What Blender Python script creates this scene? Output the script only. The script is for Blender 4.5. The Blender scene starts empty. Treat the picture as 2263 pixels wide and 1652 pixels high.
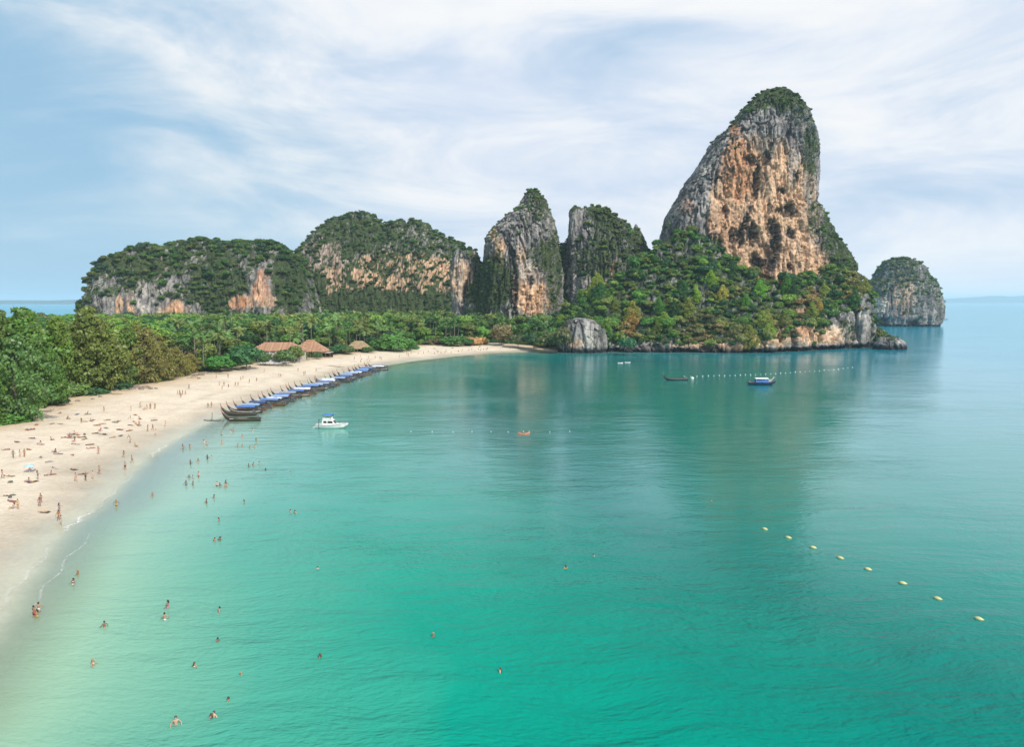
import bpy, math, random
import numpy as np
from mathutils import Vector, Matrix

random.seed(7)
RNG = np.random.default_rng(7)
S = bpy.context.scene
C = S.collection
PI = math.pi

# ------------------------------------------------------------------ camera, light, sky
UW, VH, FOC = 2263.0, 1652.0, 1557.0          # measured grid on the photograph and focal length in it
U0, V0, VHOR = UW / 2, VH / 2, 667.0
PITCH = math.atan((V0 - VHOR) / FOC)
CAMZ = 34.0
SP, CP = math.sin(PITCH), math.cos(PITCH)

cam_data = bpy.data.cameras.new('camera')
cam = bpy.data.objects.new('camera', cam_data)
C.objects.link(cam)
cam.location = (0, 0, CAMZ)
cam.rotation_euler = (PI / 2 - PITCH, 0, 0)
cam_data.sensor_fit = 'HORIZONTAL'
cam_data.angle = 2 * math.atan(U0 / FOC)
cam_data.clip_start = 0.5
cam_data.clip_end = 80000
S.camera = cam

SUN_EL, SUN_AZ = math.radians(42), math.radians(141)    # azimuth clockwise from +Y (view direction)
sun_data = bpy.data.lights.new('sun', 'SUN')
sun_data.energy = 4.3
sun_data.angle = math.radians(2)
sun_data.color = (1.0, 0.94, 0.84)
sun = bpy.data.objects.new('sun', sun_data)
C.objects.link(sun)
sun_dir = Vector((math.sin(SUN_AZ) * math.cos(SUN_EL), math.cos(SUN_AZ) * math.cos(SUN_EL), math.sin(SUN_EL)))
sun.rotation_euler = sun_dir.to_track_quat('Z', 'Y').to_euler()
sun.location = (0, 0, 500)


class NT:
    """small node-tree writer"""
    def __init__(self, tree):
        self.t = tree
        tree.nodes.clear()

    def n(self, typ, ins=None, **props):
        nd = self.t.nodes.new(typ)
        for k, v in props.items():
            setattr(nd, k, v)
        for k, v in (ins or {}).items():
            sock = nd.inputs[k]
            if isinstance(v, bpy.types.NodeSocket):
                self.t.links.new(v, sock)
            else:
                sock.default_value = v
        return nd

    def math(self, op, a, b=0.0, clamp=False):
        nd = self.n('ShaderNodeMath', {0: a, 1: b}, operation=op)
        nd.use_clamp = clamp
        return nd.outputs[0]

    def vmath(self, op, a, b=(0, 0, 0)):
        nd = self.n('ShaderNodeVectorMath', {0: a, 1: b}, operation=op)
        return nd.outputs[0]

    def mapr(self, v, a, b, c=0.0, d=1.0, smooth=True):
        nd = self.n('ShaderNodeMapRange', {'Value': v, 'From Min': a, 'From Max': b, 'To Min': c, 'To Max': d})
        if smooth:
            nd.interpolation_type = 'SMOOTHSTEP'
        return nd.outputs[0]

    def mix(self, f, a, b, blend='MIX'):
        nd = self.n('ShaderNodeMix', data_type='RGBA', blend_type=blend)
        for i, v in ((0, f), (6, a), (7, b)):
            if isinstance(v, bpy.types.NodeSocket):
                self.t.links.new(v, nd.inputs[i])
            else:
                nd.inputs[i].default_value = v if i == 0 else (tuple(v) + (1,))[:4]
        return nd.outputs[2]

    def noise(self, vec, scale, detail=3.0, rough=0.55, dist=0.0):
        nd = self.n('ShaderNodeTexNoise', {'Vector': vec, 'Scale': scale, 'Detail': detail, 'Roughness': rough, 'Distortion': dist})
        return nd.outputs[0]

    def mapping(self, vec, scale=(1, 1, 1), rot=(0, 0, 0), loc=(0, 0, 0)):
        return self.n('ShaderNodeMapping', {'Vector': vec, 'Scale': scale, 'Rotation': rot, 'Location': loc}).outputs[0]


def make_world():
    w = bpy.data.worlds.new('World')
    S.world = w
    w.use_nodes = True
    t = NT(w.node_tree)
    sky = t.n('ShaderNodeTexSky', sky_type='NISHITA')
    sky.sun_disc = False
    sky.sun_elevation = SUN_EL
    sky.sun_rotation = SUN_AZ
    sky.air_density = 1.0
    sky.dust_density = 1.6
    sky.ozone_density = 1.2
    tc = t.n('ShaderNodeTexCoord').outputs['Generated']
    sep = t.n('ShaderNodeSeparateXYZ', {0: tc})
    x, y, z = sep.outputs
    zc = t.math('MAXIMUM', z, 0.0)
    k = t.math('DIVIDE', 1.0, t.math('ADD', zc, 0.34))
    flat = t.n('ShaderNodeCombineXYZ', {0: t.math('MULTIPLY', x, k), 1: t.math('MULTIPLY', y, k), 2: 0.0}).outputs[0]
    # streaked cirrus drawn out along one wind direction
    st = t.mapping(tc, scale=(1.0, 1.0, 2.3), rot=(0, math.radians(16), math.radians(-22)), loc=(3.1, 1.7, 0.4))
    n1 = t.noise(st, 1.9, 7, 0.52, 0.5)
    n2 = t.noise(t.mapping(flat, scale=(0.8, 1.0, 1), loc=(7.3, 2.2, 0)), 0.55, 4, 0.5, 0.3)
    n3 = t.noise(t.mapping(tc, scale=(0.8, 0.8, 2.6), rot=(0, math.radians(24), 0), loc=(1.3, 8.2, 0.3)), 4.2, 7, 0.58, 0.6)
    # thin veil thickens towards the east side of the sky (+x)
    veil = t.mapr(t.math('ADD', x, t.math('MULTIPLY', z, 0.45)), -0.55, 0.16, 0.0, 1.0)
    cov = t.math('ADD', t.math('MULTIPLY', veil, 0.85), t.math('MULTIPLY', t.math('SUBTRACT', n1, 0.5), 1.35))
    cov = t.math('ADD', cov, t.math('MULTIPLY', t.math('SUBTRACT', n2, 0.5), 0.8))
    cov = t.math('ADD', cov, t.math('MULTIPLY', t.math('SUBTRACT', n3, 0.5), 1.55))
    m = t.mapr(cov, -0.12, 0.85, 0.04, 0.98)
    shade = t.mapr(t.math('ADD', t.math('MULTIPLY', n2, 0.45), t.math('MULTIPLY', n3, 0.65)), 0.42, 0.66)
    cloud = t.mix(shade, (6.9, 7.8, 9.3), (9.6, 9.7, 9.8))
    # clear air between the clouds: hazy pale blue
    clear = t.mix(0.80, sky.outputs[0], (3.3, 5.9, 8.1))
    col = t.mix(m, clear, cloud)
    low = t.mapr(z, 0.0, 0.16, 0.45, 0.0)
    col = t.mix(low, col, t.mix(veil, (4.6, 7.0, 8.9), (8.3, 8.9, 9.5)))
    bg = t.n('ShaderNodeBackground', {'Color': col, 'Strength': 0.1})
    out = t.n('ShaderNodeOutputWorld')
    t.t.links.new(bg.outputs[0], out.inputs[0])


make_world()
S.render.engine = 'CYCLES'
S.view_settings.view_transform = 'Standard'
S.view_settings.look = 'None'
S.view_settings.exposure = 0.0
S.view_settings.gamma = 1.0
S.view_settings.use_curve_mapping = False
S.cycles.max_bounces = 6
S.cycles.diffuse_bounces = 3
S.cycles.glossy_bounces = 3
S.cycles.transparent_max_bounces = 8
S.cycles.volume_bounces = 1
S.cycles.use_denoising = True
S.cycles.denoiser = 'OPENIMAGEDENOISE'
S.cycles.denoising_input_passes = 'RGB_ALBEDO_NORMAL'
S.cycles.caustics_reflective = False
S.cycles.caustics_refractive = False

# ------------------------------------------------------------------ helpers: projection of measured points into the place


def ray(u, v):
    dx, dy = (u - U0) / FOC, (v - V0) / FOC
    return dx, CP - dy * SP, -SP - dy * CP


def ground(u, v, z=0.0):
    x, y, zz = ray(u, v)
    t = (z - CAMZ) / zz
    return Vector((x * t, y * t, z))


def at(u, v, D):
    x, y, zz = ray(u, v)
    t = D / y
    return x * t, CAMZ + zz * t


def proj(P):
    rx, ry, rz = P[..., 0], P[..., 1], P[..., 2] - CAMZ
    up = ry * SP + rz * CP
    dep = np.maximum(ry * CP - rz * SP, 1e-3)
    return U0 + FOC * rx / dep, V0 - FOC * up / dep


# ------------------------------------------------------------------ noise
_perm = RNG.permutation(256)
PERM = np.concatenate([_perm, _perm]).astype(np.int64)
_g = RNG.normal(size=(256, 3))
GRAD = (_g / np.linalg.norm(_g, axis=1, keepdims=True)).astype(np.float32)


def perlin(p):
    sh = p.shape[:-1]
    p = p.reshape(-1, 3)
    i = np.floor(p).astype(np.int64)
    f = (p - i).astype(np.float32)
    w = f * f * f * (f * (f * 6 - 15) + 10)
    i &= 255
    out = np.zeros(len(p), np.float32)
    for dx in (0, 1):
        wx = w[:, 0] if dx else 1 - w[:, 0]
        px = PERM[(i[:, 0] + dx) & 255]
        for dy in (0, 1):
            wy = wx * (w[:, 1] if dy else 1 - w[:, 1])
            py = PERM[px + ((i[:, 1] + dy) & 255)]
            for dz in (0, 1):
                g = GRAD[PERM[py + ((i[:, 2] + dz) & 255)]]
                d = g[:, 0] * (f[:, 0] - dx) + g[:, 1] * (f[:, 1] - dy) + g[:, 2] * (f[:, 2] - dz)
                out += d * wy * (w[:, 2] if dz else 1 - w[:, 2])
    return (out * 1.5).reshape(sh)


def fbm(p, octv=4, gain=0.5):
    a, s, tot = 1.0, np.zeros(p.shape[:-1], np.float32), 0.0
    q = p.copy()
    for o in range(octv):
        s += a * perlin(q + 17.3 * o)
        tot += a
        a *= gain
        q = q * 2.03
    return s / tot


def sstep(a, b, x):
    t = np.clip((x - a) / (b - a), 0, 1)
    return t * t * (3 - 2 * t)


# ------------------------------------------------------------------ helpers: meshes and objects
def mesh_np(name, V, quads, smooth=True):
    me = bpy.data.meshes.new(name)
    V = np.ascontiguousarray(V, np.float32).reshape(-1, 3)
    quads = np.ascontiguousarray(quads, np.int32)
    n, k = quads.shape
    me.vertices.add(len(V))
    me.vertices.foreach_set('co', V.ravel())
    me.loops.add(n * k)
    me.loops.foreach_set('vertex_index', quads.ravel())
    me.polygons.add(n)
    me.polygons.foreach_set('loop_start', np.arange(n, dtype=np.int32) * k)
    me.polygons.foreach_set('loop_total', np.full(n, k, np.int32))
    me.update(calc_edges=True)
    me.validate()
    if smooth:
        me.polygons.foreach_set('use_smooth', np.ones(n, bool))
    return me


def grid_quads(n, m, wrap=False):
    idx = np.arange(n * m).reshape(n, m)
    a = idx if not wrap else np.vstack([idx, idx[:1]])
    q = np.stack([a[:-1, :-1], a[1:, :-1], a[1:, 1:], a[:-1, 1:]], -1)
    return q.reshape(-1, 4)


def set_col(me, col, name='Col'):
    at_ = me.color_attributes.new(name, 'FLOAT_COLOR', 'POINT')
    c = np.ones((len(me.vertices), 4), np.float32)
    c[:, :3] = col.reshape(-1, 3)
    at_.data.foreach_set('color', c.ravel())


def set_float(me, vals, name):
    at_ = me.attributes.new(name, 'FLOAT', 'POINT')
    at_.data.foreach_set('value', np.ascontiguousarray(vals, np.float32).ravel())


def link(name, me, mat=None, parent=None, loc=None, rot=None, scale=None):
    o = bpy.data.objects.new(name, me)
    C.objects.link(o)
    if mat is not None and me is not None and len(me.materials) == 0:
        me.materials.append(mat)
    if parent is not None:
        o.parent = parent
    if loc is not None:
        o.location = loc
    if rot is not None:
        o.rotation_euler = rot
    if scale is not None:
        o.scale = scale
    return o


def tag(o, label=None, cat=None, group=None, kind=None):
    if label:
        o['label'] = label
    if cat:
        o['category'] = cat
    if group:
        o['group'] = group
    if kind:
        o['kind'] = kind
    return o


def thing(name, label, cat, loc=(0, 0, 0), rz=0.0, group=None):
    o = bpy.data.objects.new(name, None)
    o.empty_display_size = 0.5
    C.objects.link(o)
    o.location = loc
    o.rotation_euler = (0, 0, rz)
    return tag(o, label, cat, group)


def copy_tree(o, parent=None):
    c = o.copy()
    C.objects.link(c)
    if parent is not None:
        c.parent = parent
    for ch in list(o.children):
        copy_tree(ch, c)
    return c


class MB:
    """collects boxes, tubes and lofts into one mesh"""
    def __init__(self):
        self.v, self.f = [], []

    def add(self, vs, fs):
        b = len(self.v)
        self.v += [tuple(p) for p in vs]
        self.f += [tuple(b + i for i in f) for f in fs]
        return self

    def box(self, c, s, rz=0.0, taper=1.0):
        x, y, z = [a / 2 for a in s]
        cs, sn = math.cos(rz), math.sin(rz)
        vs = []
        for k, (dx, dy, dz) in enumerate([(-x, -y, -z), (x, -y, -z), (x, y, -z), (-x, y, -z), (-x, -y, z), (x, -y, z), (x, y, z), (-x, y, z)]):
            if k > 3:
                dx, dy = dx * taper, dy * taper
            vs.append((c[0] + dx * cs - dy * sn, c[1] + dx * sn + dy * cs, c[2] + dz))
        return self.add(vs, [(3, 2, 1, 0), (4, 5, 6, 7), (0, 1, 5, 4), (1, 2, 6, 5), (2, 3, 7, 6), (3, 0, 4, 7)])

    def tube(self, pts, radii, n=8, cap=True):
        pts = [Vector(p) for p in pts]
        rings = []
        for i, p in enumerate(pts):
            d = (pts[min(i + 1, len(pts) - 1)] - pts[max(i - 1, 0)]).normalized()
            a = d.orthogonal().normalized() if abs(d.z) < 0.95 else Vector((1, 0, 0))
            a = (a - d * a.dot(d)).normalized()
            b = d.cross(a)
            r = radii[i] if hasattr(radii, '__len__') else radii
            rings.append([p + (a * math.cos(2 * PI * k / n) + b * math.sin(2 * PI * k / n)) * r for k in range(n)])
        vs = [v for r in rings for v in r]
        fs = [(i * n + k, i * n + (k + 1) % n, (i + 1) * n + (k + 1) % n, (i + 1) * n + k) for i in range(len(pts) - 1) for k in range(n)]
        if cap:
            fs += [tuple(range(n - 1, -1, -1)), tuple(range((len(pts) - 1) * n, len(pts) * n))]
        return self.add(vs, fs)

    def sheet(self, rows, closed=False):
        n, m = len(rows), len(rows[0])
        vs = [p for r in rows for p in r]
        fs = [(i * m + j, (i + 1) * m + j, (i + 1) * m + j + 1, i * m + j + 1) for i in range(n - 1) for j in range(m - 1)]
        return self.add(vs, fs)

    def ball(self, c, r, n=8, m=6):
        rows = []
        rx, ry, rz = (r, r, r) if not hasattr(r, '__len__') else r
        for i in range(m + 1):
            th = PI * i / m
            rows.append([(c[0] + rx * math.sin(th) * math.cos(2 * PI * k / n), c[1] + ry * math.sin(th) * math.sin(2 * PI * k / n), c[2] + rz * math.cos(th)) for k in range(n + 1)])
        return self.sheet(rows)

    def mesh(self, name, smooth=False):
        me = bpy.data.meshes.new(name)
        me.from_pydata(self.v, [], self.f)
        me.update()
        if smooth:
            for p in me.polygons:
                p.use_smooth = True
        return me


# ------------------------------------------------------------------ materials
def new_mat(name):
    m = bpy.data.materials.new(name)
    m.use_nodes = True
    return m, NT(m.node_tree)


def finish(t, sh):
    out = t.n('ShaderNodeOutputMaterial')
    t.t.links.new(sh, out.inputs[0])


MATS = {}


def plain(name, col, rough=0.6, var=0.12, scale=3.0, metal=0.0):
    """paint, wood, cloth or skin with grain and wear"""
    if name in MATS:
        return MATS[name]
    m, t = new_mat(name)
    co = t.n('ShaderNodeTexCoord').outputs['Object']
    n = t.noise(co, scale, 5, 0.6)
    dk = tuple(c * (1 - var * 1.6) for c in col)
    lt = tuple(min(1, c * (1 + var)) for c in col)
    c = t.mix(t.mapr(n, 0.3, 0.7), dk, lt)
    b = t.n('ShaderNodeBump', {'Height': n, 'Strength': 0.25, 'Distance': 0.02})
    p = t.n('ShaderNodeBsdfPrincipled', {'Base Color': c, 'Roughness': rough, 'Metallic': metal, 'Normal': b.outputs[0]})
    finish(t, p.outputs[0])
    MATS[name] = m
    return m


def tinted(name, rough=0.7, var=0.15, scale=2.5):
    """cloth or paint whose colour is the object's own tint"""
    m, t = new_mat(name)
    at_ = t.n('ShaderNodeAttribute', attribute_name='tint', attribute_type='INSTANCER').outputs['Color']
    co = t.n('ShaderNodeTexCoord').outputs['Object']
    n = t.noise(co, scale, 5, 0.6)
    c = t.mix(1.0, at_, t.mix(t.mapr(n, 0.3, 0.7), (1 - var * 1.5,) * 3, (1 + var * .5,) * 3), 'MULTIPLY')
    p = t.n('ShaderNodeBsdfPrincipled', {'Base Color': c, 'Roughness': rough})
    finish(t, p.outputs[0])
    return m


def leaf_mat():
    m, t = new_mat('leaves')
    tint = t.n('ShaderNodeAttribute', attribute_name='tint', attribute_type='INSTANCER').outputs['Color']
    geo = t.n('ShaderNodeNewGeometry')
    rnd = geo.outputs['Random Per Island']
    hsv = t.n('ShaderNodeHueSaturation', {'Hue': t.mapr(rnd, 0, 1, 0.475, 0.522, False), 'Saturation': 1.0,
                                           'Value': t.mapr(t.math('FRACT', t.math('MULTIPLY', rnd, 7.31)), 0, 1, 0.6, 1.45, False), 'Color': tint})
    d = t.n('ShaderNodeBsdfDiffuse', {'Color': hsv.outputs[0], 'Roughness': 0.5})
    tr = t.n('ShaderNodeBsdfTranslucent', {'Color': t.mix(1.0, hsv.outputs[0], (1.1, 1.15, 0.6), 'MULTIPLY')})
    mx = t.n('ShaderNodeMixShader', {0: 0.3, 1: d.outputs[0], 2: tr.outputs[0]})
    gl = t.n('ShaderNodeBsdfGlossy', {'Color': (1, 1, 1, 1), 'Roughness': 0.45})
    mx2 = t.n('ShaderNodeMixShader', {0: 0.025, 1: mx.outputs[0], 2: gl.outputs[0]})
    finish(t, mx2.outputs[0])
    return m


def rock_mat():
    m, t = new_mat('limestone')
    col = t.n('ShaderNodeAttribute', attribute_name='Col').outputs['Color']
    co = t.n('ShaderNodeTexCoord').outputs['Object']
    n = t.noise(t.mapping(co, scale=(1, 1, 0.45)), 0.55, 8, 0.68, 0.6)
    n2 = t.noise(co, 0.09, 4, 0.6)
    f = t.math('ADD', t.math('MULTIPLY', n, 1.25), t.math('MULTIPLY', n2, 0.5))
    c = t.mix(1.0, col, t.mix(t.mapr(f, 0.55, 1.15, smooth=False), (0.5, 0.5, 0.52), (1.5, 1.46, 1.4)), 'MULTIPLY')
    b = t.n('ShaderNodeBump', {'Height': n, 'Strength': 0.9, 'Distance': 1.4})
    p = t.n('ShaderNodeBsdfPrincipled', {'Base Color': c, 'Roughness': 0.95, 'Normal': b.outputs[0], 'Specular IOR Level': 0.1})
    finish(t, p.outputs[0])
    return m


def sand_mat():
    m, t = new_mat('sand')
    col = t.n('ShaderNodeAttribute', attribute_name='Col').outputs['Color']
    wet = t.n('ShaderNodeAttribute', attribute_name='wet').outputs['Fac']
    co = t.n('ShaderNodeTexCoord').outputs['Object']
    n = t.noise(co, 0.12, 5, 0.6)
    nf = t.noise(co, 1.3, 6, 0.7)
    vor = t.n('ShaderNodeTexVoronoi', {'Vector': co, 'Scale': 1.1}).outputs[0]
    f = t.math('ADD', t.math('MULTIPLY', n, 0.6), t.math('MULTIPLY', nf, 0.6))
    c = t.mix(1.0, col, t.mix(t.mapr(f, 0.35, 0.85, smooth=False), (0.72, 0.70, 0.67), (1.12, 1.12, 1.10)), 'MULTIPLY')
    h = t.math('ADD', nf, t.math('MULTIPLY', vor, 0.6))
    dry = t.math('SUBTRACT', 1.0, wet)
    b = t.n('ShaderNodeBump', {'Height': h, 'Strength': t.math('MULTIPLY', dry, 1.0), 'Distance': 0.2})
    p = t.n('ShaderNodeBsdfPrincipled', {'Base Color': c, 'Roughness': t.mapr(wet, 0, 1, 0.95, 0.28), 'Normal': b.outputs[0],
                                          'Specular IOR Level': t.mapr(wet, 0, 1, 0.15, 0.5)})
    finish(t, p.outputs[0])
    return m


def water_mat():
    m, t = new_mat('sea_water')
    dep = t.n('ShaderNodeAttribute', attribute_name='depth').outputs['Fac']
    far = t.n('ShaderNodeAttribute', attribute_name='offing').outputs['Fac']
    co = t.n('ShaderNodeTexCoord').outputs['Object']
    # by depth: sand showing through, milky green, emerald; sky reflection painted blue offshore
    patch = t.noise(t.mapping(co, scale=(1, 0.5, 1)), 0.018, 4, 0.55)
    dd = t.math('MULTIPLY', dep, t.mapr(patch, 0.3, 0.7, 0.78, 1.22, False))
    ramp = t.n('ShaderNodeValToRGB', {0: t.mapr(dd, 0.0, 9.0, 0.0, 1.0, False)})
    r = ramp.color_ramp
    stops = [(0.0, (0.41, 0.46, 0.34)), (0.045, (0.30, 0.445, 0.31)), (0.085, (0.185, 0.39, 0.285)), (0.14, (0.062, 0.315, 0.235)),
             (0.22, (0.002, 0.27, 0.195)), (0.32, (0.0, 0.235, 0.172)), (0.5, (0.0, 0.16, 0.135)), (0.8, (0.0, 0.20, 0.165)), (1.0, (0.0, 0.21, 0.175))]  # middle stops dip darker, a corner vignette put into the depth colour
    while len(r.elements) < len(stops):
        r.elements.new(0.5)
    for e, (p_, c_) in zip(r.elements, stops):
        e.position = p_
        e.color = c_ + (1,)
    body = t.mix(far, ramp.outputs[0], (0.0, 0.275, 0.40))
    # waves: gentle swell, wind chop, ripples
    wob = t.noise(co, 0.05, 2, 0.5)
    wco = t.vmath('ADD', co, t.n('ShaderNodeCombineXYZ', {0: t.math('MULTIPLY', wob, 6.0), 1: t.math('MULTIPLY', wob, 9.0), 2: 0.0}).outputs[0])
    chop = t.noise(t.mapping(wco, scale=(0.30, 1.0, 1), rot=(0, 0, math.radians(9))), 0.36, 5, 0.58, 0.3)
    rip = t.noise(t.mapping(wco, scale=(0.5, 1.0, 1), rot=(0, 0, math.radians(-14))), 2.0, 3, 0.55, 0.2)
    swell = t.noise(t.mapping(wco, scale=(0.22, 1.0, 1), rot=(0, 0, math.radians(4))), 0.11, 3, 0.5)
    gust = t.mapr(t.noise(t.mapping(co, scale=(0.6, 1.6, 1)), 0.012, 4, 0.6), 0.35, 0.68, 0.35, 1.0)
    h = t.math('ADD', t.math('MULTIPLY', chop, 0.19), t.math('MULTIPLY', rip, 0.05))
    h = t.math('ADD', t.math('MULTIPLY', h, gust), t.math('MULTIPLY', swell, 0.12))
    calm = t.mapr(dep, 0.0, 1.6, 0.35, 1.0)
    h = t.math('MULTIPLY', h, calm)
    b = t.n('ShaderNodeBump', {'Height': h, 'Strength': 1.0, 'Distance': 1.0}).outputs[0]
    # light coming back up through the tilted faces of the wavelets
    hb_ = t.math('MULTIPLY', t.math('ADD', t.math('MULTIPLY', chop, 1.5), t.math('MULTIPLY', rip, 0.5)), t.math('MULTIPLY', gust, calm))
    b2 = t.n('ShaderNodeBump', {'Height': hb_, 'Strength': 1.0, 'Distance': 1.0}).outputs[0]
    dif = t.n('ShaderNodeBsdfDiffuse', {'Color': body, 'Normal': b2})
    clearw = t.n('ShaderNodeBsdfTransparent', {'Color': t.mix(t.mapr(dep, 0.0, 0.45), (1, 1, 1), (0.88, 0.985, 0.93))})
    op = t.mapr(dd, 0.0, 0.62, 0.0, 1.0)
    under = t.n('ShaderNodeMixShader', {0: op, 1: clearw.outputs[0], 2: dif.outputs[0]})
    gl = t.n('ShaderNodeBsdfGlossy', {'Color': (0.88, 0.97, 1.0, 1), 'Roughness': 0.11, 'Normal': b})
    fr = t.n('ShaderNodeFresnel', {'IOR': 1.333, 'Normal': b}).outputs[0]
    film = t.mapr(dep, -0.02, 0.22)
    sh = t.n('ShaderNodeMixShader', {0: t.math('MULTIPLY', film, t.math('MINIMUM', t.math('MULTIPLY', fr, t.mapr(fr, 0.03, 0.24, 0.12, 1.4)), 0.68)), 1: under.outputs[0], 2: gl.outputs[0]})
    finish(t, sh.outputs[0])
    return m


LEAF, ROCK, SAND, WATER = leaf_mat(), rock_mat(), sand_mat(), water_mat()
TINT = tinted('tinted_cloth')
TPAINT = tinted('tinted_paint', 0.45)
BARK = plain('bark', (0.16, 0.125, 0.09), 0.9, 0.3, 1.2)
PALMBARK = plain('palm_bark', (0.21, 0.18, 0.145), 0.9, 0.25, 1.5)
WOODDK = plain('dark_wood', (0.055, 0.045, 0.035), 0.6, 0.3, 2.0)
WOOD = plain('weathered_wood', (0.25, 0.19, 0.13), 0.75, 0.25, 2.0)
WHITE = plain('white_paint', (0.78, 0.78, 0.76), 0.35, 0.06, 1.5)
GREYMET = plain('grey_metal', (0.20, 0.21, 0.22), 0.4, 0.15, 4, 0.6)
GLASS = plain('dark_glass', (0.02, 0.025, 0.035), 0.1, 0.1, 1.0)
TILE = plain('terracotta_roof', (0.40, 0.225, 0.14), 0.85, 0.32, 0.9)
THATCH = plain('thatch', (0.33, 0.24, 0.14), 0.95, 0.3, 1.5)
PLASTER = plain('cream_plaster', (0.46, 0.41, 0.34), 0.85, 0.12, 0.8)
BLUEWIN = plain('blue_glass', (0.10, 0.17, 0.30), 0.15, 0.2, 0.5)
GREYROOF = plain('grey_roof', (0.42, 0.38, 0.34), 0.8, 0.18, 0.8)
HAIR = plain('dark_hair', (0.03, 0.022, 0.018), 0.6, 0.2, 8)

# ------------------------------------------------------------------ ground and sea
SHORE_PX = [(-260, 1630), (-120, 1465), (0, 1330), (27, 1283), (77, 1235), (130, 1165), (200, 1120), (276, 1048), (312, 1014), (370, 976),
            (430, 944), (482, 921), (545, 899), (610, 873), (700, 842), (790, 818), (858, 806), (905, 799), (1000, 788),
            (1100, 780), (1220, 777)]
HEAD_PX = [(1240, 779), (1330, 779), (1420, 779), (1500, 779.5), (1600, 780), (1700, 780), (1790, 776), (1850, 772), (1900, 770), (1936, 768)]
VEG_PX = [(-260, 1010), (-100, 968), (0, 942), (60, 922), (100, 910), (180, 886), (300, 862), (400, 845), (440, 832), (520, 817), (600, 805), (700, 795),
          (780, 784), (850, 776), (920, 769), (1000, 766), (1090, 762), (1160, 765), (1222, 770)]

shore = [ground(u, v) for u, v in SHORE_PX]
head = [ground(u, v) for u, v in HEAD_PX]
coast = [Vector((shore[0].x - 15, -400, 0)), Vector((shore[0].x - 6, -60, 0))] + shore + [h + Vector((0, 9, 0)) for h in head] + \
        [Vector((252, 520, 0)), Vector((230, 640, 0)), Vector((120, 800, 0)), Vector((-20, 1050, 0)), Vector((-350, 1080, 0)),
         Vector((-560, 900, 0)), Vector((-500, 700, 0)), Vector((-420, 560, 0)), Vector((-700, 350, 0)), Vector((-900, -400, 0))]
vegline = [ground(u, v, 2.0) for u, v in VEG_PX]
vegpoly = [Vector((vegline[0].x - 40, -400, 0))] + vegline + [head[0] + Vector((0, 6, 0))] + [h + Vector((0, 8, 0)) for h in head[1:]] + coast[-10:]


def sdf(poly, X, Y):
    """distance to a closed outline, positive inside"""
    best = np.full(X.shape, 1e18)
    ins = np.zeros(X.shape, bool)
    n = len(poly)
    for i in range(n):
        ax, ay = poly[i].x, poly[i].y
        bx, by = poly[(i + 1) % n].x, poly[(i + 1) % n].y
        ex, ey = bx - ax, by - ay
        L2 = ex * ex + ey * ey + 1e-9
        tt = np.clip(((X - ax) * ex + (Y - ay) * ey) / L2, 0, 1)
        d2 = (X - ax - tt * ex) ** 2 + (Y - ay - tt * ey) ** 2
        best = np.minimum(best, d2)
        if abs(ey) > 1e-9:
            c = ((ay > Y) != (by > Y)) & (X < ex * (Y - ay) / ey + ax)
            ins ^= c
    d = np.sqrt(best)
    return np.where(ins, d, -d)


def terrain(X, Y):
    d = sdf(coast, X, Y)
    wob = 1.6 * perlin(np.stack([X / 22, Y / 22, X * 0], -1)) + 0.7 * perlin(np.stack([X / 7, Y / 7, X * 0 + 5], -1))
    d2 = d + wob * sstep(60, 10, np.abs(d)) * 0.42
    land = 2.4 * (1 - np.exp(-np.maximum(d2, 0) / 22)) + 0.02 * np.maximum(d2, 0) * sstep(0, 40, d2)
    land = np.minimum(land, 3.6)
    o = np.maximum(-d2, 0)
    sea = -(0.045 * o + 0.00009 * o * o)
    z = np.where(d2 > 0, land, np.maximum(sea, -12))
    return z, d, d2


def axis(lo, hi, step, far_lo, far_hi, g=1.22):
    a = list(np.arange(lo, hi + 0.01, step))
    s, x = step, hi
    while x < far_hi:
        s *= g
        x += s
        a.append(min(x, far_hi))
    s, x = step, lo
    while x > far_lo:
        s *= g
        x -= s
        a.insert(0, max(x, far_lo))
    return np.array(sorted(set(a)))


def ground_z(x, y):
    z, _, _ = terrain(np.array([float(x)]), np.array([float(y)]))
    return float(z[0])


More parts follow.
